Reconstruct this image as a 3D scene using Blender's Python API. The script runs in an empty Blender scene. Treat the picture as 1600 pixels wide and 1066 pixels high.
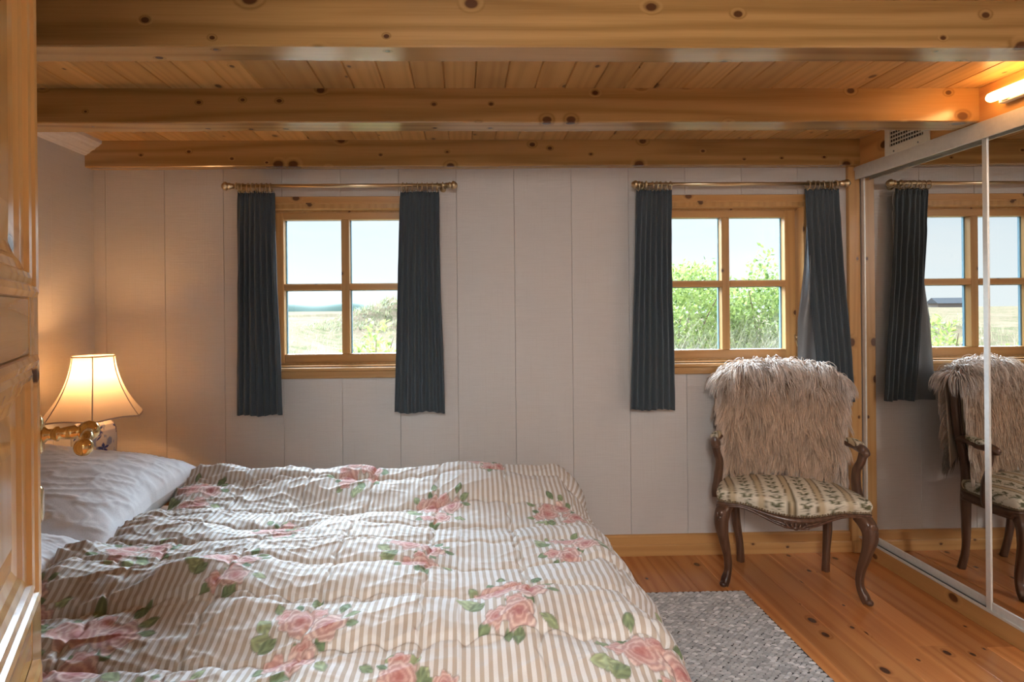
import bpy, math, random
import numpy as np
from mathutils import Vector, Matrix
random.seed(7)
RNG = np.random.default_rng(11)
S = bpy.context.scene
COL = S.collection
PI = math.pi

# ------------------------------------------------------------------ camera
W_Y, W_L, W_R, CEIL = 2.957, -1.886, 2.095, 2.158     # back wall, left wall, mirror plane, ceiling
cd = bpy.data.cameras.new('camera'); cam = bpy.data.objects.new('camera', cd); COL.objects.link(cam)
S.camera = cam
cd.sensor_width = 36; cd.lens = 887.6/1600*36
cd.shift_x = (800-744.0)/1600; cd.shift_y = -(533-481.7)/1600
cd.clip_start = 0.02; cd.clip_end = 4000
cam.matrix_world = (Matrix.Translation((0, 0, 1.3)) @ Matrix.Rotation(-0.0238, 4, 'Z')
                    @ Matrix.Rotation(PI/2, 4, 'X') @ Matrix.Rotation(-0.0095, 4, 'Z'))

# ------------------------------------------------------------------ render look
S.view_settings.view_transform = 'Standard'; S.view_settings.look = 'None'
S.view_settings.gamma = 1; S.view_settings.use_curve_mapping = False
S.view_settings.exposure = 1.75
try:
    S.cycles.max_bounces = 10; S.cycles.diffuse_bounces = 5; S.cycles.glossy_bounces = 6
    S.cycles.use_denoising = True; S.cycles.sample_clamp_indirect = 6
except Exception: pass

# ------------------------------------------------------------------ node helpers
class NT:
    def __init__(s, tree): s.t = tree; s.n = tree.nodes; s.l = tree.links
    def add(s, typ, ins=None, **attrs):
        n = s.n.new(typ)
        for k, v in attrs.items(): setattr(n, k, v)
        for k, v in (ins or {}).items():
            sock = n.inputs[k]
            if isinstance(v, bpy.types.NodeSocket): s.l.new(v, sock)
            elif v is not None: sock.default_value = v
        return n
    def m(s, op, a, b=None, c=None, clamp=False):
        d = {0: a}
        if b is not None: d[1] = b
        if c is not None: d[2] = c
        n = s.add('ShaderNodeMath', d, operation=op); n.use_clamp = clamp
        return n.outputs[0]
    def vm(s, op, a, b=None):
        d = {0: a}
        if b is not None: d[1] = b
        n = s.add('ShaderNodeVectorMath', d, operation=op)
        return n.outputs['Value'] if op in ('LENGTH', 'DISTANCE', 'DOT_PRODUCT') else n.outputs[0]
    def mix(s, f, a, b, mode='MIX'):
        n = s.add('ShaderNodeMix', None, data_type='RGBA', blend_type=mode)
        for i, v in ((0, f), (6, a), (7, b)):
            if isinstance(v, bpy.types.NodeSocket): s.l.new(v, n.inputs[i])
            else: n.inputs[i].default_value = v if i == 0 else (*v[:3], 1)
        return n.outputs[2]
    def ss(s, v, lo, hi):
        return s.add('ShaderNodeMapRange', {0: v, 1: lo, 2: hi, 3: 0.0, 4: 1.0}, interpolation_type='SMOOTHSTEP').outputs[0]
    def noise(s, vec, scale, detail=3, rough=.5, dist=0):
        return s.add('ShaderNodeTexNoise', {'Vector': vec, 'Scale': scale, 'Detail': detail, 'Roughness': rough, 'Distortion': dist}).outputs[0]
    def scale(s, vec, v):
        return s.vm('MULTIPLY', vec, v)
    def obj(s): return s.add('ShaderNodeTexCoord').outputs['Object']
    def attr(s, name):
        return s.add('ShaderNodeAttribute', None, attribute_name=name)
    def bump(s, h, strength=.3, dist=.002):
        return s.add('ShaderNodeBump', {'Height': h, 'Strength': strength, 'Distance': dist}).outputs[0]

def material(name):
    m = bpy.data.materials.new(name); m.use_nodes = True
    t = NT(m.node_tree); b = m.node_tree.nodes['Principled BSDF']
    return m, t, b
def lk(t, out, b, key): t.l.new(out, b.inputs[key])
def simple(name, col, rough=.5, metal=0, spec=.5, bumpscale=None, bumpstr=.2, **kw):
    m, t, b = material(name)
    b.inputs['Roughness'].default_value = rough; b.inputs['Metallic'].default_value = metal
    b.inputs['Specular IOR Level'].default_value = spec
    o = t.obj(); n = t.noise(o, bumpscale or 60, 3)
    c = t.mix(n, tuple(x*.88 for x in col), tuple(min(1, x*1.1) for x in col)); lk(t, c, b, 'Base Color')
    if bumpscale: lk(t, t.bump(n, bumpstr, .002), b, 'Normal')
    for k, v in kw.items(): b.inputs[k.replace('_', ' ')].default_value = v
    return m

def wood(name, axis, nrm, light, dark, knotcol=(.07, .02, .008), rough=.35, knots=.5, kscale=2.6, coat=.0, contrast=1.0, vary=.35, ring=16, bump=.08, spec=.5):
    """pine: long grain along axis (0,1,2), growth rings bending round knots"""
    m, t, b = material(name)
    o = t.obj(); bid = t.attr('bid').outputs['Fac']
    off = t.add('ShaderNodeCombineXYZ', {0: t.m('MULTIPLY', bid, 7.31), 1: t.m('MULTIPLY', bid, 13.7), 2: t.m('MULTIPLY', bid, 5.13)}).outputs[0]
    p = t.vm('ADD', o, off)
    kv = [1.0, 1.0, 1.0]; kv[axis] = .8; kv[nrm] = .12
    gv = [1.0, 1.0, 1.0]; gv[axis] = .06
    fv = [1.0, 1.0, 1.0]; fv[axis] = .02
    wob = t.noise(t.scale(p, (.9, .9, .9)), 3.0, 2)
    sp_ = t.add('ShaderNodeSeparateXYZ', {0: p}); oth = [i for i in (0, 1, 2) if i != axis]
    pk = t.add('ShaderNodeCombineXYZ', {0: t.m('MULTIPLY', sp_.outputs[axis], .72), 1: t.m('ADD', sp_.outputs[oth[0]], sp_.outputs[oth[1]]), 2: 0.0}).outputs[0]
    vor = t.add('ShaderNodeTexVoronoi', {'Vector': pk, 'Scale': kscale, 'Randomness': 1.0}, feature='F1', voronoi_dimensions='2D')
    d = vor.outputs['Distance']
    rnd = t.add('ShaderNodeSeparateColor', {0: vor.outputs['Color']}).outputs[0]
    rnd2 = t.add('ShaderNodeSeparateColor', {0: vor.outputs['Color']}).outputs[1]
    has = t.m('LESS_THAN', rnd, knots)
    dj = t.m('ADD', d, t.m('MULTIPLY', t.m('SUBTRACT', t.noise(pk, 14, 2), .5), .05))
    rad = t.m('MULTIPLY_ADD', t.m('POWER', rnd2, 2.5), .10, .04)
    core = t.m('MULTIPLY', t.m('SUBTRACT', 1.0, t.ss(t.m('DIVIDE', dj, rad), .75, 1.15)), has)
    halo = t.m('MULTIPLY', t.m('SUBTRACT', 1.0, t.ss(t.m('DIVIDE', dj, rad), .9, 2.3)), has)
    sep = t.add('ShaderNodeSeparateXYZ', {0: p})
    ax = [0, 1, 2]; ax.remove(axis)
    cross = t.m('ADD', sep.outputs[ax[0]], t.m('MULTIPLY', sep.outputs[ax[1]], .83))
    big = t.noise(t.scale(p, tuple(gv)), 6.0, 2)
    arg = t.m('ADD', t.m('MULTIPLY', cross, ring), t.m('MULTIPLY', big, 5.0))
    arg = t.m('ADD', arg, t.m('MULTIPLY', halo, .9))
    rings = t.m('MULTIPLY_ADD', t.m('SINE', t.m('MULTIPLY', arg, 6.283)), .5, .5)
    rings = t.m('POWER', rings, 1.6)
    fine = t.noise(t.scale(p, tuple(fv)), 220, 3, .6)
    g = t.m('ADD', t.m('MULTIPLY', rings, .55*contrast), t.m('MULTIPLY', t.m('SUBTRACT', fine, .3), .55*contrast), clamp=True)
    tone = t.noise(t.scale(p, tuple(gv)), 2.2, 2)
    g2 = t.m('ADD', g, t.m('MULTIPLY', t.m('SUBTRACT', tone, .5), .5), clamp=True)
    c = t.mix(g2, light, dark)
    br = t.m('MULTIPLY_ADD', t.m('FRACT', t.m('MULTIPLY', bid, 17.17)), vary, 1-vary*.5)
    c = t.mix(1.0, c, t.add('ShaderNodeCombineXYZ', {0: br, 1: br, 2: br}).outputs[0], 'MULTIPLY')
    c = t.mix(t.m('MULTIPLY', halo, .25), c, tuple(x*.5 for x in dark))
    c = t.mix(t.m('MULTIPLY', core, .9), c, knotcol)
    lk(t, c, b, 'Base Color')
    b.inputs['Roughness'].default_value = rough; b.inputs['Specular IOR Level'].default_value = spec
    b.inputs['Coat Weight'].default_value = coat; b.inputs['Coat Roughness'].default_value = .17
    lk(t, t.bump(g2, bump, .002), b, 'Normal')
    return m

# ------------------------------------------------------------------ mesh helpers
class MB:
    def __init__(s): s.v = []; s.f = []; s.sm = []; s.b = []
    def _add(s, vs, fs, smooth=False, bid=0.0):
        o = len(s.v); s.v += [tuple(v) for v in vs]; s.b += [bid]*len(vs)
        for f in fs: s.f.append(tuple(i+o for i in f)); s.sm.append(smooth)
        return s
    def box(s, lo, hi, bid=0.0, bev=0.0):
        x0, y0, z0 = lo; x1, y1, z1 = hi
        if bev <= 0:
            vs = [(x, y, z) for z in (z0, z1) for y in (y0, y1) for x in (x0, x1)]
            return s._add(vs, [(0, 2, 3, 1), (4, 5, 7, 6), (0, 1, 5, 4), (2, 6, 7, 3), (0, 4, 6, 2), (1, 3, 7, 5)], False, bid)
        b = min(bev, (x1-x0)*.45, (y1-y0)*.45, (z1-z0)*.45)
        import itertools
        vs = []; idx = {}
        for sx, sy, sz in itertools.product((0, 1), repeat=3):
            for a in range(3):
                c = [(x0, x1)[sx], (y0, y1)[sy], (z0, z1)[sz]]
                sg = [(1, -1)[sx], (1, -1)[sy], (1, -1)[sz]]
                for k in range(3):
                    if k != a: c[k] += sg[k]*b
                idx[(sx, sy, sz, a)] = len(vs); vs.append(c)
        fs = []
        for a in range(3):
            o1, o2 = [(1, 2), (2, 0), (0, 1)][a]
            for sd in (0, 1):
                q = []
                for (i, j) in ((0, 0), (1, 0), (1, 1), (0, 1)):
                    k = [0, 0, 0]; k[a] = sd; k[o1] = i; k[o2] = j; q.append(idx[(*k, a)])
                fs.append(tuple(q) if sd else tuple(reversed(q)))
        for a in range(3):       # edges along axis a
            o1, o2 = [(1, 2), (2, 0), (0, 1)][a]
            for i in (0, 1):
                for j in (0, 1):
                    k0 = [0, 0, 0]; k0[o1] = i; k0[o2] = j; k1 = list(k0); k1[a] = 1
                    q = (idx[(*k0, o1)], idx[(*k1, o1)], idx[(*k1, o2)], idx[(*k0, o2)])
                    fs.append(q if (i == j) else tuple(reversed(q)))
        for sx, sy, sz in itertools.product((0, 1), repeat=3):
            q = [idx[(sx, sy, sz, a)] for a in range(3)]
            fs.append(tuple(q) if (sx+sy+sz) % 2 else tuple(reversed(q)))
        return s._add(vs, fs, False, bid)
    def prism(s, prof, axis, a, b, smooth=False, bid=0.0):
        """closed profile (list of 2D) extruded along axis from a to b"""
        n = len(prof); vs = []
        for t in (a, b):
            for p in prof:
                c = [0, 0, 0]; k = [i for i in range(3) if i != axis]; c[axis] = t; c[k[0]] = p[0]; c[k[1]] = p[1]; vs.append(c)
        fs = [(i, (i+1) % n, n+(i+1) % n, n+i) for i in range(n)] + [tuple(range(n-1, -1, -1)), tuple(range(n, 2*n))]
        return s._add(vs, fs, smooth, bid)
    def lathe(s, prof, c=(0, 0, 0), n=28, axis=2, mod=None, arc=1.0):
        """prof: list of (r, h); mod(theta,i)->radius factor"""
        vs = []; m = len(prof)
        for i, (r, h) in enumerate(prof):
            for k in range(n):
                th = 2*PI*k/n; rr = r*(mod(th, i) if mod else 1)
                p = [rr*math.cos(th), rr*math.sin(th)]
                if axis == 2: q = (p[0], p[1], h)
                elif axis == 0: q = (h, p[0], p[1])
                else: q = (p[0], h, p[1])
                vs.append((q[0]+c[0], q[1]+c[1], q[2]+c[2]))
        fs = [(i*n+k, i*n+(k+1) % n, (i+1)*n+(k+1) % n, (i+1)*n+k) for i in range(m-1) for k in range(n)]
        fs += [tuple(range(n-1, -1, -1)), tuple(range((m-1)*n, m*n))]
        return s._add(vs, fs, True)
    def ball(s, c, r, n=14, sc=(1, 1, 1)):
        m = n//2+1; vs = []
        for i in range(m):
            ph = PI*(.02+.96*i/(m-1))
            for k in range(n):
                th = 2*PI*k/n
                vs.append((c[0]+r*sc[0]*math.sin(ph)*math.cos(th), c[1]+r*sc[1]*math.sin(ph)*math.sin(th), c[2]+r*sc[2]*math.cos(ph)))
        fs = [(i*n+k, (i+1)*n+k, (i+1)*n+(k+1) % n, i*n+(k+1) % n) for i in range(m-1) for k in range(n)]
        fs += [tuple(range(n)), tuple(range(m*n-1, (m-1)*n-1, -1))]
        return s._add(vs, fs, True)
    def tube(s, pts, rad, n=10, closed=False, lobes=0, lob=.0, flat=1.0, up=None, sub=0):
        """sweep; rad scalar or list; lobed cross-section; flat scales across 'up'"""
        P = [Vector(p) for p in pts]; R = list(rad) if hasattr(rad, '__len__') else [rad]*len(P)
        if sub: P, R = smooth_path(P, R, sub, closed)
        m = len(P); vs = []; prev = None
        for i in range(m):
            a = P[(i-1) % m] if (closed or i > 0) else P[i]; b = P[(i+1) % m] if (closed or i < m-1) else P[i]
            t = (b-a).normalized()
            if up is not None: u = Vector(up); u = (u-t*u.dot(t)); u = u.normalized() if u.length > 1e-6 else t.orthogonal().normalized()
            elif prev is None: u = t.orthogonal().normalized()
            else: u = (prev-t*prev.dot(t)).normalized()
            prev = u; w = t.cross(u)
            for k in range(n):
                th = 2*PI*k/n; r = R[i]*(1+lob*math.cos(lobes*th) if lobes else 1)
                vs.append(P[i]+u*(r*math.cos(th)*flat)+w*(r*math.sin(th)))
        q = m if closed else m-1
        fs = [(i*n+k, i*n+(k+1) % n, ((i+1) % m)*n+(k+1) % n, ((i+1) % m)*n+k) for i in range(q) for k in range(n)]
        if not closed: fs += [tuple(range(n-1, -1, -1)), tuple(range((m-1)*n, m*n))]
        return s._add(vs, fs, True)
    def grid(s, fn, nu, nv, smooth=True, wrapu=False):
        vs = [fn(i/(nu-(0 if wrapu else 1)), j/(nv-1)) for j in range(nv) for i in range(nu)]
        q = nu if wrapu else nu-1
        fs = [(j*nu+i, j*nu+(i+1) % nu, (j+1)*nu+(i+1) % nu, (j+1)*nu+i) for j in range(nv-1) for i in range(q)]
        return s._add(vs, fs, smooth)

def smooth_path(P, R, sub, closed=False):
    n = len(P); oP = []; oR = []
    rng = n if closed else n-1
    for i in range(rng):
        g = lambda k: P[k % n] if closed else P[max(0, min(n-1, k))]
        p0, p1, p2, p3 = g(i-1), g(i), g(i+1), g(i+2)
        r1, r2 = R[i], R[(i+1) % n]
        for k in range(sub):
            t = k/sub
            oP.append(.5*((2*p1)+(-p0+p2)*t+(2*p0-5*p1+4*p2-p3)*t*t+(-p0+3*p1-3*p2+p3)*t**3))
            oR.append(r1+(r2-r1)*t*t*(3-2*t))
    if not closed: oP.append(P[-1]); oR.append(R[-1])
    return oP, oR

ROOT = {}      # world origin of every thing, so parts may be written in room coordinates
def mk(name, mb, mat, parent=None, local=False, auto=None):
    v = np.array(mb.v, dtype=float)
    if parent is not None and not local: v = v-np.array(ROOT.get(parent.name, (0, 0, 0)))
    me = bpy.data.meshes.new(name); me.from_pydata(v.tolist(), [], mb.f)
    me.polygons.foreach_set('use_smooth', mb.sm)
    if any(mb.b):
        a = me.attributes.new('bid', 'FLOAT', 'POINT'); a.data.foreach_set('value', mb.b)
    me.validate(); me.update()
    o = bpy.data.objects.new(name, me); COL.objects.link(o)
    for m in (mat if isinstance(mat, (list, tuple)) else [mat]): me.materials.append(m)
    if parent is not None: o.parent = parent; ROOT[o.name] = ROOT.get(parent.name, (0, 0, 0))
    return o
def mk_np(name, V, F, mat, parent=None, local=False, smooth=True, colors=None, uv=None, fatt=None):
    V = np.asarray(V, dtype=np.float32); F = np.asarray(F, dtype=np.int32)
    if parent is not None and not local: V = V-np.array(ROOT.get(parent.name, (0, 0, 0)), dtype=np.float32)
    me = bpy.data.meshes.new(name); me.vertices.add(len(V)); me.vertices.foreach_set('co', V.ravel())
    k = F.shape[1]; me.loops.add(F.size); me.loops.foreach_set('vertex_index', F.ravel())
    me.polygons.add(len(F)); me.polygons.foreach_set('loop_start', np.arange(0, F.size, k, dtype=np.int32))
    me.polygons.foreach_set('loop_total', np.full(len(F), k, dtype=np.int32))
    me.polygons.foreach_set('use_smooth', np.full(len(F), smooth))
    me.update(calc_edges=True)
    if colors is not None:
        a = me.attributes.new('tint', 'FLOAT_COLOR', 'POINT')
        c = np.ones((len(V), 4), dtype=np.float32); c[:, :colors.shape[1]] = colors; a.data.foreach_set('color', c.ravel())
    if uv is not None:
        a = me.attributes.new('cloth', 'FLOAT_VECTOR', 'POINT'); c = np.zeros((len(V), 3), dtype=np.float32); c[:, :2] = uv
        a.data.foreach_set('vector', c.ravel())
    if fatt is not None:
        a = me.attributes.new('along', 'FLOAT', 'POINT'); a.data.foreach_set('value', np.asarray(fatt, dtype=np.float32))
    o = bpy.data.objects.new(name, me); COL.objects.link(o); me.materials.append(mat)
    if parent is not None: o.parent = parent; ROOT[o.name] = ROOT.get(parent.name, (0, 0, 0))
    return o
def gridfaces(nu, nv):
    i, j = np.meshgrid(np.arange(nu-1), np.arange(nv-1)); a = (j*nu+i).ravel()
    return np.stack([a, a+1, a+nu+1, a+nu], 1)
def thing(name, loc, label=None, cat=None, group=None, rotz=0, kind=None):
    o = bpy.data.objects.new(name, None); COL.objects.link(o); o.location = loc; o.rotation_euler = (0, 0, rotz)
    o.empty_display_size = .1; ROOT[o.name] = tuple(loc); tag(o, label, cat, group, kind); return o
def tag(o, label=None, cat=None, group=None, kind=None):
    for k, v in (('label', label), ('category', cat), ('group', group), ('kind', kind)):
        if v: o[k] = v
    return o
def struct(o): o['kind'] = 'structure'; return o
# smooth value noise in numpy, for cloth relief
def vnoise(x, y, seed=0):
    r = np.random.default_rng(seed); T = r.random((64, 64))
    xi = np.floor(x).astype(int); yi = np.floor(y).astype(int); fx = x-xi; fy = y-yi
    fx = fx*fx*fx*(fx*(fx*6-15)+10); fy = fy*fy*fy*(fy*(fy*6-15)+10)
    g = lambda a, b: T[a % 64, b % 64]
    return ((g(xi, yi)*(1-fx)+g(xi+1, yi)*fx)*(1-fy)+(g(xi, yi+1)*(1-fx)+g(xi+1, yi+1)*fx)*fy)*2-1

# ------------------------------------------------------------------ materials
M = {}
M['beam'] = wood('beam_pine', 0, 1, (.475, .285, .105), (.24, .13, .038), rough=.25, coat=.5, knots=.72, kscale=7.4, ring=13, contrast=1.0, vary=.15)
M['ceil'] = wood('ceiling_pine', 1, 2, (.57, .345, .13), (.36, .195, .06), rough=.36, knots=.35, kscale=7, ring=22, contrast=.7, vary=.3)
M['floor'] = wood('floor_pine', 1, 2, (.56, .225, .070), (.35, .115, .030), (.05, .013, .006), rough=.24, knots=.5, kscale=8.5, ring=13, contrast=.85, vary=.42, coat=.3)
M['trimx'] = wood('trim_pine', 0, 1, (.56, .31, .115), (.38, .18, .055), rough=.35, knots=.3, kscale=6.5, ring=26, contrast=.7)
M['trimz'] = wood('upright_pine', 2, 1, (.58, .33, .125), (.40, .20, .06), rough=.35, knots=.3, kscale=6.5, ring=26, contrast=.7)
M['trimy'] = wood('fascia_pine', 1, 0, (.58, .31, .11), (.38, .18, .05), rough=.33, knots=.3, kscale=6, ring=14, contrast=.7)
M['door'] = wood('door_pine', 2, 1, (.80, .55, .235), (.60, .35, .12), rough=.16, knots=.4, kscale=6, ring=18, contrast=.9, coat=.6)
M['doorx'] = wood('door_rail_pine', 0, 1, (.80, .55, .235), (.60, .35, .12), rough=.16, knots=.3, kscale=6, ring=18, contrast=.9, coat=.6)
M['walnut'] = wood('carved_walnut', 2, 1, (.155, .080, .048), (.070, .031, .019), (.03, .01, .006), rough=.3, knots=.1, ring=30, contrast=.9)
M['bedwood'] = wood('bed_pine', 0, 1, (.55, .33, .15), (.4, .2, .07), rough=.4)

m, t, b = material('white_sawn_boards')          # painted rough-sawn panelling
o = t.obj(); bid = t.attr('bid').outputs['Fac']
o2 = t.vm('ADD', o, t.add('ShaderNodeCombineXYZ', {2: t.m('MULTIPLY', bid, 3.7)}).outputs[0])
saw = t.noise(t.scale(o2, (2.2, 2.2, 60)), 5, 4, .65); fib = t.noise(t.scale(o2, (60, 60, 1.2)), 4, 3, .6)
big = t.noise(o2, 3, 3)
c = t.mix(saw, (.545, .515, .485), (.655, .63, .605)); c = t.mix(t.m('MULTIPLY', t.ss(fib, .55, .8), .3), c, (.48, .43, .39))
c = t.mix(t.m('MULTIPLY', big, .25), c, (.50, .46, .43))
lk(t, c, b, 'Base Color'); b.inputs['Roughness'].default_value = .6
lk(t, t.bump(t.m('ADD', saw, t.m('MULTIPLY', fib, .5)), .5, .003), b, 'Normal'); M['wall'] = m
M['wallpaint'] = simple('white_paint', (.56, .53, .50), .5)
M['crown'] = simple('cornice_white', (.66, .62, .60), .45)
M['brass'] = simple('polished_brass', (.72, .52, .25), .16, 1.0)
M['oldbrass'] = simple('satin_brass', (.62, .50, .32), .28, 1.0)
M['alu'] = simple('satin_aluminium', (.70, .68, .63), .38, .35)
M['aludark'] = simple('track_groove_dark', (.10, .09, .08), .5, .3)
M['ventwhite'] = simple('vent_enamel', (.70, .67, .58), .4)
M['ventdark'] = simple('vent_dark', (.04, .035, .03), .7)
M['linen'] = simple('white_linen', (.74, .73, .74), .8, bumpscale=240, bumpstr=.15)
M['mattress'] = simple('mattress_ticking', (.66, .64, .62), .85, bumpscale=200)
M['cream'] = simple('cream_back_fabric', (.50, .45, .36), .85, bumpscale=300)
M['blackrubber'] = simple('seal', (.05, .05, .05), .6)
M['bluepaint'] = simple('exterior_blue_paint', (.16, .30, .38), .5)
m, t, b = material('mirror_glass'); b.inputs['Metallic'].default_value = 1; b.inputs['Roughness'].default_value = .0
b.inputs['Base Color'].default_value = (.80, .80, .78, 1); M['mirror'] = m
# window glass: almost clear thin pane that also reflects
m = bpy.data.materials.new('window_glass'); m.use_nodes = True; t = NT(m.node_tree); t.n.clear()
out = t.add('ShaderNodeOutputMaterial'); tr = t.add('ShaderNodeBsdfTransparent', {0: (.97, .98, .98, 1)})
gl = t.add('ShaderNodeBsdfGlossy', {'Roughness': .01}); fr = t.add('ShaderNodeFresnel', {0: 1.45})
bf = t.add('ShaderNodeNewGeometry').outputs['Backfacing']
mx = t.add('ShaderNodeMixShader', {0: t.m('MULTIPLY', fr.outputs[0], t.m('SUBTRACT', 1.0, bf)), 1: tr.outputs[0], 2: gl.outputs[0]}); t.l.new(mx.outputs[0], out.inputs[0]); M['glass'] = m

def curtain_mat():
    m, t, b = material('charcoal_curtain')
    o = t.obj(); w1 = t.noise(t.scale(o, (60, 60, 900)), 1.2, 2, .6); w2 = t.noise(t.scale(o, (900, 900, 50)), 1.0, 2, .6)
    f = t.m('MULTIPLY', w1, w2); c = t.mix(t.m('MULTIPLY', f, 1.4), (.034, .045, .053), (.095, .117, .134))
    lk(t, c, b, 'Base Color'); b.inputs['Roughness'].default_value = .8
    b.inputs['Sheen Weight'].default_value = .25; b.inputs['Sheen Roughness'].default_value = .4; b.inputs['Sheen Tint'].default_value = (.6, .75, .85, 1)
    lk(t, t.bump(f, .3, .001), b, 'Normal'); return m
M['curtain'] = curtain_mat()
M['lining'] = simple('curtain_lining', (.13, .14, .15), .38, bumpscale=200)

def tint_mat(name, rough, bscale=None, bstr=.2, sheen=0, stripes=None, trans=0):
    """colour from the woven/printed pattern attribute 'tint' (alpha = print over ground)"""
    m, t, b = material(name); a = t.attr('tint'); b.inputs['Roughness'].default_value = rough
    if stripes:
        cl = t.attr('cloth').outputs['Vector']; sx = t.add('ShaderNodeSeparateXYZ', {0: cl}).outputs[0]
        wob = t.m('MULTIPLY', t.m('SUBTRACT', t.noise(cl, 6, 2), .5), .012)
        s_ = t.m('MULTIPLY_ADD', t.m('SINE', t.m('MULTIPLY', t.m('ADD', sx, wob), 2*PI/stripes[0])), .5, .5)
        f = t.ss(s_, .38, .62); ground = t.mix(f, stripes[1], stripes[2]); c = t.mix(a.outputs['Alpha'], ground, a.outputs['Color'])
        weave = t.noise(t.scale(cl, (1, 1, 1)), 420, 2)
        c = t.mix(t.m('MULTIPLY', weave, .22), c, (.30, .26, .22)); lk(t, c, b, 'Base Color')
        lk(t, t.bump(weave, .2, .001), b, 'Normal')
    else:
        lk(t, a.outputs['Color'], b, 'Base Color')
        if bscale: lk(t, t.bump(t.noise(t.obj(), bscale, 2), bstr, .001), b, 'Normal')
    if sheen: b.inputs['Sheen Weight'].default_value = sheen
    if trans:
        b.inputs['Transmission Weight'].default_value = 0
    return m
M['quilt'] = tint_mat('rose_striped_quilt', .8, stripes=(.0188, (.45, .375, .305), (.69, .675, .66)))
M['uphol'] = tint_mat('striped_floral_upholstery', .7, 400, .25)
M['porcelain'] = tint_mat('blue_white_porcelain', .12)
M['rug'] = tint_mat('grey_wool_rug', .95, 500, .3)
M['fur'] = tint_mat('beige_long_fur', .6)
def leafmat():
    m = bpy.data.materials.new('rose_leaf'); m.use_nodes = True; t = NT(m.node_tree); b = t.n['Principled BSDF']
    a = t.attr('tint'); lk(t, a.outputs['Color'], b, 'Base Color'); b.inputs['Roughness'].default_value = .5
    tl = t.add('ShaderNodeBsdfTranslucent', {0: a.outputs['Color']}); mx = t.add('ShaderNodeMixShader', {0: .45, 1: b.outputs[0], 2: tl.outputs[0]})
    t.l.new(mx.outputs[0], t.n['Material Output'].inputs[0]); return m
M['leaf'] = leafmat()
M['stem'] = simple('woody_stem', (.20, .13, .08), .8)

# ------------------------------------------------------------------ world: bright hazy coastal sky, brighter high up towards the sun
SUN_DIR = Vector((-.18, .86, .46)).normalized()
w = bpy.data.worlds.new('sky'); S.world = w; w.use_nodes = True; t = NT(w.node_tree); t.n.clear()
dirv = t.add('ShaderNodeTexCoord').outputs['Generated']; z = t.add('ShaderNodeSeparateXYZ', {0: dirv}).outputs[2]
g = t.ss(z, -.02, .30)
sky = t.mix(g, (.84, .92, .96), (.52, .68, .84))
cl = t.noise(t.scale(dirv, (1, 1, 4)), 3.2, 5, .6); sky = t.mix(t.m('MULTIPLY', t.ss(cl, .35, .85), .5), sky, (.90, .92, .93))
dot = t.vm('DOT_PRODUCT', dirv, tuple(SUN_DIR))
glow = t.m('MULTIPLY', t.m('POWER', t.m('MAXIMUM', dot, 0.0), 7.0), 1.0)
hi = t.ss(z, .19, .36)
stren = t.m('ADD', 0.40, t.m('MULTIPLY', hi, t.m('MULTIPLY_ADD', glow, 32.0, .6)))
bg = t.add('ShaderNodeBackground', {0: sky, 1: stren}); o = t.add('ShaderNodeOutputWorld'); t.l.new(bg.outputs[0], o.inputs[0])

# added unseen fill light behind the viewer (lights the near part of the room)
def area(name, loc, target, size, power, col):
    l = bpy.data.lights.new(name, 'AREA'); l.shape = 'RECTANGLE'; l.size, l.size_y = size; l.energy = power; l.color = col
    o = bpy.data.objects.new(name, l); COL.objects.link(o); o.location = loc
    o.rotation_euler = (Vector(target)-Vector(loc)).to_track_quat('-Z', 'Y').to_euler(); return o
area('fill_light', (-.06, -.75, 2.13), (.12, -.3, 0), (.5, .9), 36, (.97, .97, .96))

# ------------------------------------------------------------------ room shell
Y0 = -1.3                                           # wall behind the viewer
GR = [-1.827+.3*k for k in range(-1, 15)]           # board joints on the window wall
WINS = [(-.618, 'window_1'), (1.4156, 'window_2')]
WH, WZ0, WZ1 = .385, 1.005, 1.832                   # half width and heights of the window openings

# floor boards
mb = MB(); bw = .128; x = -2.0; k = 0
while x < 2.95:
    x1 = min(x+bw, 2.95); off = random.random()*2.2; y = Y0-.1
    for (a, b_) in ((Y0-.1, .2+off), (.2+off, 3.0)):
        mb.prism([(x+.0004, -.03), (x1-.0004, -.03), (x1-.0004, -.0025), (x1-.0030, 0), (x+.0030, 0), (x+.0004, -.0025)], 1, a+.0004, b_-.0004, bid=random.random()+.01)
    x = x1; k += 1
# prism on axis 1 writes (x, z)
struct(mk('floor', mb, M['floor']))
mb = MB(); mb.box((-2.2, Y0-.3, -.2), (3.0, 3.12, -.03)); struct(mk('trim_3', mb, M['trimx'])).name = 'trim_3'
# ceiling boards
mb = MB(); x = -2.05; bw = .117
while x < 2.95:
    x1 = x+bw
    mb.prism([(x+.0003, CEIL+.03), (x1-.0003, CEIL+.03), (x1-.0003, CEIL+.005), (x1-.004, CEIL), (x+.004, CEIL), (x+.0003, CEIL+.005)], 1, Y0-.1, 3.0, bid=random.random()+.01)
    x = x1
struct(mk('ceiling', mb, M['ceil']))
mb = MB(); mb.box((-2.2, Y0-.3, CEIL+.03), (3.0, 3.3, CEIL+.15)); struct(mk('trim_4', mb, M['wallpaint']))

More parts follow.
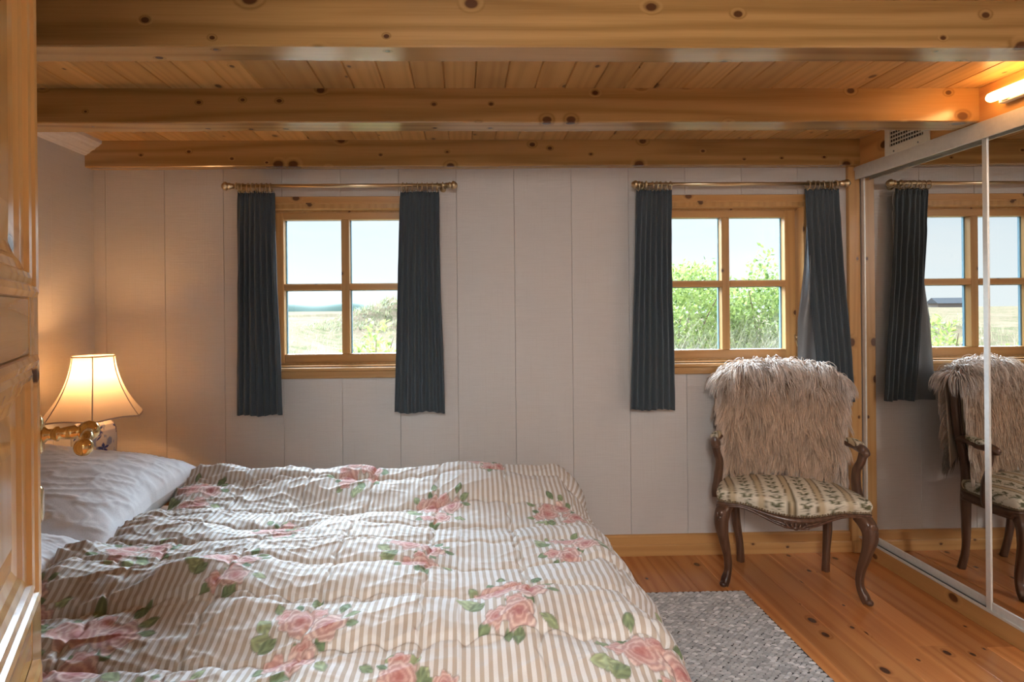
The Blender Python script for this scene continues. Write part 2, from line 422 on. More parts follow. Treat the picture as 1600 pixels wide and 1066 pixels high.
# window wall: panelling boards with grooves, cut round the openings
mb = MB(); T = .012
def board(x0, x1, z0, z1, bid, la=True, lb=True):      # la / lb: the side is a real joint, so it gets the small V-groove
    e = .0009; a0, a2 = (e*.3, e*2) if la else (0, 0); b0, b2 = (e*.3, e*2) if lb else (0, 0)
    mb.prism([(x0+a0, W_Y+T), (x1-b0, W_Y+T), (x1-b0, W_Y+.003), (x1-b2, W_Y), (x0+a2, W_Y), (x0+a0, W_Y+.003)], 2, z0, z1, bid=bid)
cuts = [(cx-WH-.004, cx+WH+.004) for cx, _ in WINS]
for i in range(len(GR)-1):
    a, b_ = max(GR[i], W_L-.02), GR[i+1]; bid = random.random()+.01
    if a >= 2.75 or b_ <= a: continue
    segs = [(a, b_, False)]
    for c0, c1 in cuts:
        ns = []
        for (s0, s1, h) in segs:
            if h or s1 <= c0 or s0 >= c1: ns.append((s0, s1, h)); continue
            if s0 < c0: ns.append((s0, c0, False))
            ns.append((max(s0, c0), min(s1, c1), True))
            if s1 > c1: ns.append((c1, s1, False))
        segs = ns
    for s0, s1, h in segs:
        ja, jb = abs(s0-a) < 1e-6, abs(s1-b_) < 1e-6
        if h: board(s0, s1, 0, WZ0, bid, ja, jb); board(s0, s1, WZ1, CEIL, bid, ja, jb)
        else: board(s0, s1, 0, CEIL, bid, ja, jb)
# masonry behind the boards
y0, y1 = W_Y+T, W_Y+.13
xs = [-2.2]+[v for c in cuts for v in c]+[3.0]
for i in range(0, len(xs), 2): mb.box((xs[i], y0, -.2), (xs[i+1], y1, CEIL+.1))
for c0, c1 in cuts: mb.box((c0, y0, -.2), (c1, y1, WZ0)); mb.box((c0, y0, WZ1), (c1, y1, CEIL+.1))
struct(mk('wall_back', mb, M['wall']))
# left wall panelling (boards run up, joints along Y)
mb = MB(); y = W_Y
while y > Y0:
    ya = y-.3; e = .0016
    mb.prism([(ya+e*.3, 0), (y-e*.3, 0), (y-e*.3, CEIL), (ya+e*.3, CEIL)], 0, W_L-.012, W_L, bid=random.random()+.01); y = ya
mb.box((W_L-.2, Y0-.2, -.2), (W_L-.012, 3.0, CEIL+.1)); struct(mk('wall_left', mb, M['wall']))
mb = MB(); mb.box((2.72, Y0-.2, -.2), (2.84, 3.0, CEIL+.1)); struct(mk('wall_right', mb, M['wallpaint']))
mb = MB(); mb.box((-.36, Y0-.12, -.2), (2.84, Y0, CEIL+.1)); mb.box((-.48, Y0-.12, -.2), (-.36, .12, CEIL+.1)); mb.box((W_L-.1, .0, -.2), (-.48, .12, CEIL+.1))
struct(mk('wall_front', mb, M['wallpaint']))

# baseboard with stepped profile on the window wall
mb = MB(); y = W_Y
mb.prism([(y, 0), (y-.022, 0), (y-.022, .052), (y-.019, .057), (y-.014, .058), (y-.014, .098), (y-.010, .104), (y, .107)], 0, W_L, 2.035, bid=.21)
struct(mk('baseboard_back', mb, M['trimx']))
mb = MB(); x = W_L
mb.prism([(x, 0), (x+.022, 0), (x+.022, .052), (x+.014, .058), (x+.014, .1), (x, .107)], 1, .12, W_Y-.02, bid=.4)
struct(mk('baseboard_left', mb, M['trimy']))
# cornice on the left wall, running forward from the last beam
prof = [(0, 2.035), (.010, 2.037), (.016, 2.048), (.026, 2.052), (.032, 2.064), (.044, 2.076), (.058, 2.084), (.066, 2.100), (.080, 2.110), (.090, 2.126), (.098, 2.132), (.100, CEIL), (0, CEIL)]
def crown(y0, y1, nm):
    mb = MB(); mb.prism([(W_L+a*.86, CEIL-(CEIL-z)*.60) for a, z in prof], 1, y0, y1); struct(mk(nm, mb, M['crown']))
crown(2.33, 2.893, 'trim_1')
# corner board beside the wardrobe
mb = MB(); mb.box((2.030, W_Y-.024, .0), (2.092, W_Y, 2.026), bid=.37, bev=.003); mb.box((2.036, W_Y-.034, .0), (2.088, W_Y-.024, .062), bid=.3, bev=.003)
struct(mk('trim_2', mb, M['trimz']))

# ceiling beams
def beam(y0, y1, z0, x0, x1, seed, name='ceiling_beam'):
    mb = MB(); rr = np.random.default_rng(seed); n = 60
    bev = .004; prof = lambda w: [(y0, z0+bev), (y0+bev, z0), (y1-bev, z0), (y1, z0+bev), (y1, CEIL), (y0, CEIL)]
    vs = []; N_ = 6
    for i in range(n+1):
        xx = x0+(x1-x0)*i/n
        d = .0015*math.sin(xx*3.1+seed)+.001*math.sin(xx*7.7+seed*2)
        for (yy, zz) in prof(0): vs.append((xx, yy+(d if yy < (y0+y1)/2 else 0), zz+(d if zz < CEIL-.01 else 0)))
    fs = [(i*N_+k, i*N_+(k+1) % N_, (i+1)*N_+(k+1) % N_, (i+1)*N_+k) for i in range(n) for k in range(N_)]
    fs += [tuple(range(N_-1, -1, -1)), tuple(range(n*N_, n*N_+N_))]
    mb._add(vs, fs, False, seed*.173+.05); return mk(name, mb, M['beam'])
for i, (a, b_, x0, lab) in enumerate(((1.575, 1.672, W_L, 'thick knotty pine ceiling beam nearest the viewer, cropped by the top of the photo'),
                                  (2.215, 2.330, W_L, 'middle pine ceiling beam, its right end glowing orange beside the tube light'),
                                  (2.893, 2.957, W_L, 'pine ceiling beam lying against the white wall above the curtain rods'))):
    o = beam(a, b_, 2.0255, x0, 2.064 if i else 2.064, i+3)
    tag(o, lab, 'beam', 'ceiling beams')

# ------------------------------------------------------------------ windows
def window(cx, nm, latch_side):
    root = thing(nm, (cx, W_Y, WZ0), kind='structure')
    x0, x1 = cx-WH, cx+WH; yb = W_Y+.12
    mb = MB()                                          # lining, outer frame
    mb.box((x0-.018, W_Y-.004, WZ0), (x0, yb, WZ1), .1, .002); mb.box((x1, W_Y-.004, WZ0), (x1+.018, yb, WZ1), .2, .002)
    mb.box((x0-.018, W_Y-.012, WZ1-.012), (x1+.018, yb, WZ1+.018), .3, .002)
    for z0_, z1_ in ((WZ0, WZ0+.014), (WZ1-.020, WZ1-.012)): mb.box((x0, W_Y+.052, z0_), (x1, yb, z1_), .35)
    mk('window_frame', mb, M['trimz'], root)
    mb = MB(); mb.box((x0-.045, W_Y-.020, WZ1+.018), (x1+.045, W_Y+.0, WZ1+.050), .5, .003)   # head board
    mb.box((x0-.030, W_Y-.016, WZ1+.012), (x1+.030, W_Y, WZ1+.020), .55, .002)
    mk('head_trim', mb, M['trimx'], root)
    mb = MB(); mb.box((x0-.045, W_Y-.035, WZ0-.022), (x1+.045, W_Y+.06, WZ0-.004), .6, .004)
    mb.box((x0-.035, W_Y-.018, WZ0-.060), (x1+.035, W_Y, WZ0-.022), .65, .003)
    mb.box((x0, W_Y, WZ0-.004), (x1, W_Y+.055, WZ0+.004), .62)
    mk('window_sill', mb, M['trimx'], root)
    # casement sash: stiles, rails and the cross of glazing bars
    ys, ye = W_Y+.062, W_Y+.102; sx0, sx1, sz0, sz1 = x0+.004, x1-.004, WZ0+.010, WZ1-.010
    mb = MB(); st = .058; rb = .050; rt = .047
    mb.box((sx0, ys, sz0), (sx0+st, ye, sz1), .11, .003); mb.box((sx1-st, ys, sz0), (sx1, ye, sz1), .21, .003)
    mb.box((cx-.021, ys, sz0+rb), (cx+.021, ye, sz1-rt), .41, .003)
    sash = mk('sash', mb, M['trimz'], root)
    mb = MB(); mb.box((sx0+st, ys+.001, sz0), (sx1-st, ye, sz0+rb), .12, .003); mb.box((sx0+st, ys+.001, sz1-rt), (sx1-st, ye, sz1), .13, .003)
    zm = 1.4195; mb.box((sx0+st, ys-.001, zm-.017), (cx-.021, ye, zm+.017), .14, .003); mb.box((cx+.021, ys-.001, zm-.017), (sx1-st, ye, zm+.017), .15, .003)
    mk('sash_rail', mb, M['trimx'], root)
    ex = MB()                                          # painted outer side of the bars
    ex.box((cx-.026, ye, sz0+rb-.004), (cx+.026, ye+.012, sz1-rt+.004)); ex.box((sx0+.01, ye, sz0), (sx0+st+.006, ye+.012, sz1)); ex.box((sx1-st-.006, ye, sz0), (sx1-.01, ye+.012, sz1))
    ex.box((sx0+st, ye, zm-.02), (sx1-st, ye+.012, zm+.02)); ex.box((sx0+st, ye, sz0), (sx1-st, ye+.012, sz0+rb)); ex.box((sx0+st, ye, sz1-rt), (sx1-st, ye+.012, sz1))
    o = mk('outer_cladding', ex, M['bluepaint'], root); o['label'] = 'blue painted outer side'
    for (a, b_) in ((sx0+st, cx-.021), (cx+.021, sx1-st)):
        for (c0, c1) in ((sz0+rb, zm-.017), (zm+.017, sz1-rt)):
            g_ = MB(); g_.box((a, ys+.026, c0), (b_, ys+.029, c1)); mk('glass_pane', g_, M['glass'], root)
    # hook latch
    lx = (x1-.010) if latch_side > 0 else (x0+.010); s = -latch_side; zl = WZ0+.115
    mb = MB(); mb.box((lx-.006, ys-.004, zl-.020), (lx+.006, ys, zl+.022), bev=.002); mb.ball((lx, ys-.012, zl+.010), .008)
    mb.tube([(lx, ys-.012, zl+.010), (lx-s*.018, ys-.026, zl+.014), (lx-s*.030, ys-.030, zl+.002)], [.004, .004, .006], 8, sub=3)
    mb.tube([(lx, ys-.010, zl-.006), (lx+s*.006, ys-.022, zl-.022), (lx+s*.002, ys-.022, zl-.040)], [.003, .004, .004], 8, sub=3)
    mk('latch', mb, M['oldbrass'], root)
window(-.618, 'window_1', -1); window(1.4156, 'window_2', 1)

# ------------------------------------------------------------------ curtain rods and curtains
RY, RZ = W_Y-.075, 1.925
def rod(x0, x1, label):
    r = thing('curtain_rod', ((x0+x1)/2, RY, RZ), label, 'curtain rod', 'brass curtain rods over the windows')
    mb = MB(); mb.lathe([(.009, x0+.03), (.009, x1-.03)], (0, RY, RZ), 18, 0); mk('pole', mb, M['oldbrass'], r)
    for xe, s in ((x0, 1), (x1, -1)):
        mb = MB(); p = [(.002, 0), (.008, .002), (.012, .008), (.016, .016), (.017, .022), (.013, .030), (.008, .033), (.013, .036), (.013, .042), (.010, .046), (.010, .060)]
        mb.lathe([(a*1.3, xe+s*h) for a, h in p], (0, RY, RZ), 20, 0); mk('finial', mb, M['oldbrass'], r)
        mb = MB(); xb = xe+s*.075
        mb.lathe([(.006, RY+.006), (.006, W_Y-.008), (.016, W_Y-.006), (.016, W_Y)], (xb, 0, RZ-.006), 16, 1)
        mb.tube([(xb, RY+.014*math.cos(a), RZ+.014*math.sin(a)) for a in np.linspace(0, 2*PI, 17)[:-1]], .004, 8, closed=True)
        mk('bracket', mb, M['oldbrass'], r)
    return r
rod(-1.205, -.020, 'brass curtain rod above the left window')
rod(.868, 2.004, 'brass curtain rod above the right window')

def curtain(tx0, tx1, bx0, bx1, zt, zb, pleats, label, seed, lining=None, flare=0, cord=False, amp=.0125):
    cx = (tx0+tx1)/2
    root = thing('curtain', (cx, RY, zb), label, 'curtain', 'charcoal curtains on the brass rods')
    rr = np.random.default_rng(seed); nu, nv = 160, 90
    ph = rr.random(4)*6.28
    u = np.linspace(0, 1, nu)[None, :]; v = np.linspace(0, 1, nv)[:, None]          # v=0 top
    warp = u+.022*np.sin(2*PI*u*2+ph[0])*np.sin(PI*u)+.016*np.sin(2*PI*u*3.3+ph[1]+v*1.5)*np.sin(PI*u)
    xl = tx0+(bx0-tx0)*v+flare*np.sin(PI*v)*.5; xr = tx1+(bx1-tx1)*v-.006*np.sin(PI*np.minimum(1, v*1.4))
    X = xl+(xr-xl)*warp
    A = amp*(.35+.65*np.clip(v*3, 0, 1))*(1-.25*v)
    P = np.sin(2*PI*pleats*warp+ph[2]+.6*np.sin(v*2.2)); P = np.sign(P)*np.abs(P)**1.1
    Y = RY+.006+A*P+.006*np.sin(2*PI*u*1.4+ph[3]+v*2)+.003*vnoise(u*9+seed, v*14, seed)
    # gathered heading: tight small pleats, frilled top edge
    hd = np.clip(1-v/.035, 0, 1)
    Y = Y+hd*.007*np.sin(2*PI*pleats*3.1*u+ph[0]); X = X+hd*.003*np.sin(2*PI*pleats*3.1*u+1)
    Z = zt-(zt-zb)*v+np.where(v < .001, .004*np.sin(2*PI*pleats*3.1*u), 0)+v**3*.004*np.sin(2*PI*u*1.5+ph[1])
    X = X+0*v; Y = Y+0*v; Z = Z+0*u
    Vf = np.stack([X, Y, Z], -1).reshape(-1, 3); n = nu*nv
    Vb = Vf+np.array([0, .004, 0]); F = gridfaces(nu, nv)
    bd = [np.arange(nu), np.arange(nv)*nu+nu-1, (np.arange(nu)+(nv-1)*nu)[::-1], (np.arange(nv)*nu)[::-1]]
    E = np.concatenate([np.stack([b_[:-1], b_[1:], b_[1:]+n, b_[:-1]+n], 1) for b_ in bd])
    F = np.concatenate([F[:, ::-1], F+n, E])
    mk_np('fabric', np.concatenate([Vf, Vb]), F, M['curtain'], root)
    if lining:
        l0, l1 = lining                            # turned-back paler lining showing along the window side
        def fn(a, c):
            z = zt-.16-(zt-.16-zb)*c; cc = .14+.86*c; xe = tx0+(bx0-tx0)*cc+.014; xs = xe-(xe-(l0+(l1-l0)*cc))*min(1, c/.55)**.8
            x = xs+(xe-xs)*a; return (x, RY+.020+.010*math.sin(a*7+c*4)+.012*(1-a), z)
        mb = MB(); mb.grid(fn, 24, 50); mb.grid(lambda a, c: tuple(np.array(fn(a, c))+np.array((0, .003, 0))), 24, 50)
        o = mk('lining', mb, M['lining'], root); o['label'] = 'pale grey satin lining turned out'
    nr = pleats+1
    for i in range(nr):
        xx = tx0+.012+(tx1-tx0-.024)*i/(nr-1)+rr.normal()*.003; tl = rr.normal()*.18
        mb = MB()
        mb.tube([(xx+math.sin(tl)*.0215*math.cos(a), RY+.0215*math.cos(a)*math.cos(tl), RZ-.0085+.0215*math.sin(a)) for a in np.linspace(0, 2*PI, 25)[:-1]], .0024, 6, closed=True)
        mb.tube([(xx, RY+.002, RZ-.029), (xx, RY+.002, RZ-.036)], .0015, 6)
        mk('curtain_ring', mb, M['oldbrass'], root)
    if cord:
        mb = MB(); x = tx1-.004
        mb.tube([(x, RY+.028, zt-.01), (x+.004, RY+.03, zt-.06), (x-.006, RY+.034, zt-.10), (x+.004, RY+.03, zt-.13), (x-.002, RY+.032, zt-.25), (x-.004, RY+.03, zt-.42)], .0018, 6, sub=6)
        mb.tube([(x-.004, RY+.03, zt-.42), (x-.004, RY+.03, zt-.435)], .004, 8)
        o = mk('pull_cord', mb, M['linen'], root); o['label'] = 'white gathering cord'
    return root
k = RY/2.857
curtain(-1.130, -.945, -1.148, -.915, 1.897, .768, 7, 'charcoal curtain left of the left window, nearest the table lamp', 1)
curtain(-.313, -.112, -.350, -.094, 1.897, .773, 7, 'charcoal curtain right of the left window, between the two windows', 2)
curtain(.893, 1.077, .853, 1.085, 1.897, .770, 7, 'charcoal curtain left of the right window, hanging straight over its edge', 3)
curtain(1.775, 1.950, 1.850, 2.022, 1.898, .80, 6, 'charcoal curtain in the corner behind the armchair, its pale lining showing', 4, lining=(1.768, 1.735), flare=-.02, cord=True)

# ------------------------------------------------------------------ wardrobe with sliding mirror doors
Wd = thing('wardrobe', (2.4, 2.0, 0), 'built-in wardrobe with mirrored sliding doors in aluminium frames along the right wall', 'wardrobe')
mb = MB(); mb.box((2.074, .42, 0), (2.094, W_Y-.001, .0755), .77, .002); mk('plinth', mb, M['trimy'], Wd)
mb = MB(); mb.box((2.125, .42, 0), (2.70, .44, 2.02), .2); mb.box((2.125, W_Y-.03, 0), (2.70, W_Y-.004, 2.02), .2); mb.box((2.69, .42, 0), (2.71, W_Y-.004, 2.02), .2); mk('carcass', mb, M['trimz'], Wd)
y1 = W_Y-.002; y0 = .42
mb = MB(); mb.box((2.0725, y0, .0757), (2.150, y1-.001, .0772)); mk('track_groove', mb, M['aludark'], Wd)
mb = MB(); mb.box((2.0685, y0, .0757), (2.0722, y1-.02, .0870), bev=.0008); mb.box((2.0785, y0, .0772), (2.0810, y1-.02, .0840)); mb.box((2.120, y0, .0772), (2.124, y1-.001, .084))
mk('bottom_track', mb, M['alu'], Wd)
mb = MB(); mb.box((2.058, y0, 2.002), (2.150, y1, 2.016)); mb.box((2.0575, y0, 1.952), (2.0635, y1-.03, 2.0195), bev=.001); mb.box((2.076, y0, 1.962), (2.079, y1, 2.002)); mb.box((2.110, y0, 1.958), (2.114, y1, 2.002))
mk('top_track', mb, M['alu'], Wd)
def mdoor(y0, y1, x, n_):
    mb = MB(); fw = .026; z0, z1 = .079, 1.992
    mb.box((x-.0045, y0, z0), (x+.018, y0+fw, z1), bev=.003); mb.box((x-.0045, y1-fw, z0), (x+.018, y1, z1), bev=.003)
    mb.box((x-.004, y0+fw, z0), (x+.018, y1-fw, z0+.038), bev=.003); mb.box((x-.004, y0+fw, z1-.03), (x+.018, y1-fw, z1), bev=.003)
    f = mk('sliding_door', mb, M['alu'], Wd); f['label'] = n_
    mb = MB(); mb.box((x, y0+fw-.002, z0+.036), (x+.004, y1-fw+.002, z1-.028)); mk('mirror_pane', mb, M['mirror'], f)
mdoor(2.195, W_Y-.022, 2.099, 'far mirrored sliding door in the corner')
mdoor(1.42, 2.225, 2.0855, 'nearer mirrored sliding door')
mdoor(.45, 1.44, 2.110, 'third sliding door')
# fascia board above the wardrobe
mb = MB(); mb.box((2.064, .3, 2.017), (2.10, W_Y-.001, CEIL-.001), .63, .001); mb.box((2.10, .3, 2.017), (2.72, W_Y-.001, 2.035), .2)
struct(mk('trim_5', mb, M['trimy']))
# air vent
V = thing('air_vent', (2.062, 2.58, 2.02), 'cream painted metal air vent grille above the mirrored wardrobe', 'air vent')
ya, yb, za, zb_ = 2.448, 2.712, 2.0165, CEIL-.006
mb = MB(); x0, x1 = 2.056, 2.064
mb.box((x0, ya, za), (x1, ya+.034, zb_), bev=.002); mb.box((x0, yb-.034, za), (x1, yb, zb_), bev=.002); mb.box((x0, ya+.03, za), (x1, yb-.03, za+.040), bev=.002); mb.box((x0, ya+.03, zb_-.016), (x1, yb-.03, zb_), bev=.002)
mk('vent_frame', mb, M['ventwhite'], V)
mb = MB(); mb.box((2.0625, ya+.02, za+.01), (2.0638, yb-.02, zb_-.01)); mk('vent_backing', mb, M['ventdark'], V)
for i in range(4):
    z_ = za+.052+i*.019
    mb = MB(); mb.box((2.0565, ya+.03, z_), (2.0610, yb-.03, z_+.0055)); mk('vent_slat', mb, M['ventwhite'], V)
mb = MB()
for i in range(12): mb.box((2.0605, ya+.045+i*.0155, za+.038), (2.0620, ya+.048+i*.0155, zb_-.014))
mk('vent_grid', mb, M['ventwhite'], V)
for y_ in (ya+.06, yb-.06):
    mb = MB(); mb.ball((x0, y_, za+.012), .004); mk('screw', mb, M['aludark'], V)
# tube light on the fascia
TL = thing('tube_light', (2.03, 1.93, 2.085), 'glowing warm tube light mounted above the mirrored wardrobe doors', 'light')
m, t, b = material('tube_glow'); b.inputs['Emission Color'].default_value = (1, .50, .16, 1); b.inputs['Emission Strength'].default_value = 6; b.inputs['Base Color'].default_value = (.9, .8, .6, 1)
ly = t.add('ShaderNodeLayerWeight', {0: .35}).outputs['Facing']
mb = MB(); r_ = .0185; pr = [(.003, 1.715), (.012, 1.717), (.0175, 1.724), (r_, 1.735), (r_, 2.105), (.0175, 2.118), (.012, 2.126), (.003, 2.128)]
mb.lathe(pr, (2.018, 0, 2.083), 20, 1); mk('tube', mb, m, TL)
mb = MB(); mb.box((2.036, 1.735, 2.055), (2.064, 2.105, 2.075), bev=.003); mb.box((2.030, 1.73, 2.060), (2.064, 1.76, 2.10), bev=.003); mb.box((2.030, 2.06, 2.060), (2.064, 2.09, 2.10), bev=.003)
mk('fixture_base', mb, M['ventwhite'], TL)

# ------------------------------------------------------------------ panelled door at the left, swung open towards the viewer
E_ = Vector((-.697, .95, 0)); dv = Vector((.48, -.877, 0)).normalized()
ang = math.atan2(dv.y, dv.x)
D = bpy.data.objects.new('door_1', None); COL.objects.link(D); D.location = E_; D.rotation_euler = (0, 0, ang); D['kind'] = 'structure'; ROOT['door_1'] = tuple(E_)
# local: x from the latch edge to the hinge, +y is the face turned to the bed's foot (towards the camera), z up
DT = .040; SW = .083; DW = .80
def dmk(n, mb, mat): return mk(n, mb, mat, D, local=True)
mb = MB(); mb.box((0, -DT, .01), (SW, 0, 2.0), .13, .002); mb.box((DW-SW, -DT, .01), (DW, 0, 2.0), .31, .002); dmk('door_stile', mb, M['door'])
rails = [(.01, .16), (.772, .864), (1.236, 1.322), (1.90, 2.0)]
mb = MB()
for i, (a, b_) in enumerate(rails): mb.box((SW, -DT, a), (DW-SW, -.0005, b_), .2+.17*i, .002)
dmk('door_rail', mb, M['doorx'])
for (a, b_) in ((.16, .772), (.864, 1.236), (1.322, 1.90)):
    x0, x1 = SW, DW-SW; mw = .078
    # stepped bolection moulding: profile (inset from opening edge, height above stile face)
    prof_m = [(0, .0), (.0, .010), (.008, .013), (.016, .011), (.020, .006), (.028, .008), (.036, .006), (.040, .000), (.052, -.003), (.060, -.008), (mw, -.012)]
    mb = MB(); vs = []; n = len(prof_m)
    for (cx, cz, sx, sz) in ((x0, a, 1, 1), (x1, a, -1, 1), (x1, b_, -1, -1), (x0, b_, 1, -1)):
        for (q, h) in prof_m: vs.append((cx+sx*q, h, cz+sz*q))
    fs = [(c*n+k, c*n+k+1, ((c+1) % 4)*n+k+1, ((c+1) % 4)*n+k) for c in range(4) for k in range(n-1)]
    mb._add(vs, fs, False, .45); dmk('panel_moulding', mb, M['door'])
    mb = MB(); i_ = mw-.002; mb.box((x0+i_, -DT+.005, a+i_), (x1-i_, -.012, b_-i_), .66+a*.1)
    j = mw+.045
    # raised field with bevelled margin
    vs = [(x0+i_, -.012, a+i_), (x1-i_, -.012, a+i_), (x1-i_, -.012, b_-i_), (x0+i_, -.012, b_-i_), (x0+j, -.003, a+j), (x1-j, -.003, a+j), (x1-j, -.003, b_-j), (x0+j, -.003, b_-j)]
    mb._add(vs, [(0, 1, 5, 4), (1, 2, 6, 5), (2, 3, 7, 6), (3, 0, 4, 7), (4, 5, 6, 7)], False, .66+a*.1)
    dmk('door_panel', mb, M['door'])
# lever handle with oval rose, and keyhole escutcheon
hz = 1.104; hx = .036
def oval(mb, cx, cz, rx, rz, h):
    pr = [(1, 0), (1, .4), (.93, .75), (.8, 1.0), (.3, 1.0), (.05, 1.0)]; vs = []; n = 28
    for (s_, hh) in pr:
        for k in range(n): vs.append((cx+rx*s_*math.cos(2*PI*k/n), h*hh, cz+rz*s_*math.sin(2*PI*k/n)))
    mb._add(vs, [(i*n+k, (i+1)*n+k, (i+1)*n+(k+1) % n, i*n+(k+1) % n) for i in range(len(pr)-1) for k in range(n)], True)
mb = MB(); oval(mb, hx, hz, .022, .032, .010)
mb.lathe([(.013, .006), (.013, .012), (.009, .016), (.009, .022), (.012, .026), (.012, .030), (.0085, .032), (.0105, .042), (.0115, .052), (.008, .055), (.012, .058)], (hx, 0, hz), 20, 1)
mb.ball((hx, .070, hz), .0165, 18)
mb.tube([(hx+.010, .070, hz), (hx+.030, .071, hz+.002), (hx+.055, .071, hz-.001), (hx+.078, .070, hz-.006)], [.007, .008, .010, .006], 14, sub=5)
mb.ball((hx+.088, .070, hz-.009), .0135, 16)
dmk('door_handle', mb, M['brass'])
mb = MB(); oval(mb, hx, hz-.110, .020, .031, .009); mb.tube([(hx, .0, hz-.105), (hx, .008, hz-.105)], .006, 10); dmk('keyhole_plate', mb, M['brass'])

# ------------------------------------------------------------------ nightstand and table lamp (corner behind the bed)
Nn = thing('nightstand', (-1.64, 2.68, 0), 'wooden bedside table in the far corner under the table lamp', 'nightstand')
mb = MB(); mb.box((-1.86, 2.475, .47), (-1.42, 2.93, .495), .3, .004); mk('table_top', mb, M['bedwood'], Nn)
for xx in (-1.84, -1.47):
    for yy in (2.49, 2.89):
        mb = MB(); mb.box((xx, yy, 0), (xx+.03, yy+.03, .47), .2, .002); mk('leg', mb, M['bedwood'], Nn)
mb = MB(); mb.box((-1.82, 2.50, .33), (-1.46, 2.905, .47), .4); mk('drawer', mb, M['bedwood'], Nn)
LX, LY = -1.655, 2.585
L = thing('table_lamp', (LX, LY, .495), 'lit table lamp with bell shade on a blue and white porcelain base', 'lamp')
vp = [(.045, .495), (.058, .497), (.060, .505), (.056, .515), (.060, .54), (.070, .58), (.080, .63), (.086, .69), (.087, .74), (.084, .775), (.074, .800), (.055, .815), (.036, .822), (.032, .835), (.030, .84)]
pz = np.array([p[1] for p in vp]); prr = np.array([p[0] for p in vp]); nu, nv = 180, 150
th = np.linspace(0, 2*PI, nu); zz = np.linspace(.495, .84, nv); TH, ZZ = np.meshgrid(th, zz); RR = np.interp(ZZ, pz, prr)
VV = np.stack([LX+RR*np.cos(TH), LY+RR*np.sin(TH), ZZ], -1).reshape(-1, 3)
col = np.tile(np.array([.66, .60, .56]), (nu*nv, 1)); blue = np.array([.045, .06, .24]); midb = np.array([.20, .25, .42])
a = TH.ravel(); h = ZZ.ravel(); arc = a*.085
def paint(mask, c, k=1.0):
    mk_ = np.clip(mask, 0, 1)[:, None]*k; col[:] = col*(1-mk_)+c*mk_
def petal(ca, ch, ln, wd, rot, c):
    da = (arc-ca*.085); dh = h-ch; x_ = da*math.cos(rot)+dh*math.sin(rot); y_ = -da*math.sin(rot)+dh*math.cos(rot)
    q = 1-((x_-ln/2)/(ln/2))**2; paint((q*wd-np.abs(y_))*900*(q > 0), c)
wash = vnoise(a*4, h*26, 5)+.5*vnoise(a*11, h*60, 6)
paint(((wash-.15)*4)*((np.cos(a+.95) > .55) | (h < .68))*1.0, midb, .8)
for ca0 in (-2.0, -.85, .4, 1.6, 2.9):
    for (dca, ch) in ((0, .785), (.25, .70), (-.35, .62), (.1, .56)):
        for kk in range(5): petal((ca0+dca) % (2*PI), ch, .026, .006, kk*1.25+ca0, blue)
        for kk in range(3): petal((ca0+dca+.18) % (2*PI), ch-.025, .034, .004, 2.4+kk*.8, blue)
mk_np('porcelain_base', VV, gridfaces(nu, nv), M['porcelain'], L, colors=col)
mb = MB(); mb.lathe([(.034, .838), (.036, .846), (.012, .852), (.007, .862), (.007, .93), (.018, .935), (.018, .965)], (LX, LY, 0), 20); mk('lamp_neck', mb, M['brass'], L)
mb = MB(); mb.ball((LX, LY, .99), .026, 16, (1, 1, 1.2)); 
m, t, b = material('bulb_glow'); b.inputs['Emission Color'].default_value = (1, .66, .34, 1); b.inputs['Emission Strength'].default_value = 6; mk('bulb', mb, m, L)
# bell shade: eight gored panels between ribs, scalloped lower edge
m = bpy.data.materials.new('shade_silk'); m.use_nodes = True; t = NT(m.node_tree); t.n.clear(); out = t.add('ShaderNodeOutputMaterial')
wv = t.noise(t.scale(t.obj(), (300, 300, 300)), 1.5, 2)
cc = t.mix(wv, (.80, .68, .54), (.90, .78, .64))
df = t.add('ShaderNodeBsdfDiffuse', {0: cc}); tl = t.add('ShaderNodeBsdfTranslucent', {0: cc})
mx = t.add('ShaderNodeMixShader', {0: .48, 1: df.outputs[0], 2: tl.outputs[0]}); t.l.new(mx.outputs[0], out.inputs[0]); M['shade'] = m
NP = 6; SZ0, SZ1 = .832, 1.102; a0 = -1.04
def shade_r(u): # u 0 top..1 bottom
    return .086+.093*(u**1.9)+.015*u
def shade_pt(th, u, off=0):
    ph = ((th-a0) % (2*PI/NP))/(2*PI/NP); flat = 1-.055*math.sin(PI*ph)**1.0*(1-.3*u)
    r = shade_r(u)*flat*1.01+off
    return (LX+r*math.cos(th), LY+r*math.sin(th), SZ1-(SZ1-SZ0)*u+(.010*math.sin(PI*ph) if u > .97 else .010*math.sin(PI*ph)*max(0, u-.6)/.4))
mb = MB(); mb.grid(lambda a_, u: shade_pt(a0+2*PI*a_, u), 144, 40, wrapu=True); sh = mk('lamp_shade', mb, M['shade'], L)
M['ribs'] = simple('shade_binding', (.42, .35, .32), .8)
mb = MB()
for kk in range(NP):
    th = a0+2*PI*kk/NP+1e-5; mb.tube([shade_pt(th, u, .001) for u in np.linspace(0, 1, 24)], .0024, 6)
mb.tube([shade_pt(a0+2*PI*a_, 0, .0) for a_ in np.linspace(0, 1, 73)[:-1]], .0034, 6, closed=True)
mb.tube([shade_pt(a0+2*PI*a_, 1, .0) for a_ in np.linspace(0, 1, 97)[:-1]], .0034, 6, closed=True)
mk('shade_binding', mb, M['ribs'], sh)
pl = bpy.data.lights.new('lamp_bulb_light', 'POINT'); pl.energy = 2.5; pl.color = (1, .52, .21); pl.shadow_soft_size = .03
po = bpy.data.objects.new('lamp_bulb_light', pl); COL.objects.link(po); po.parent = L; po.location = (0, 0, .53)

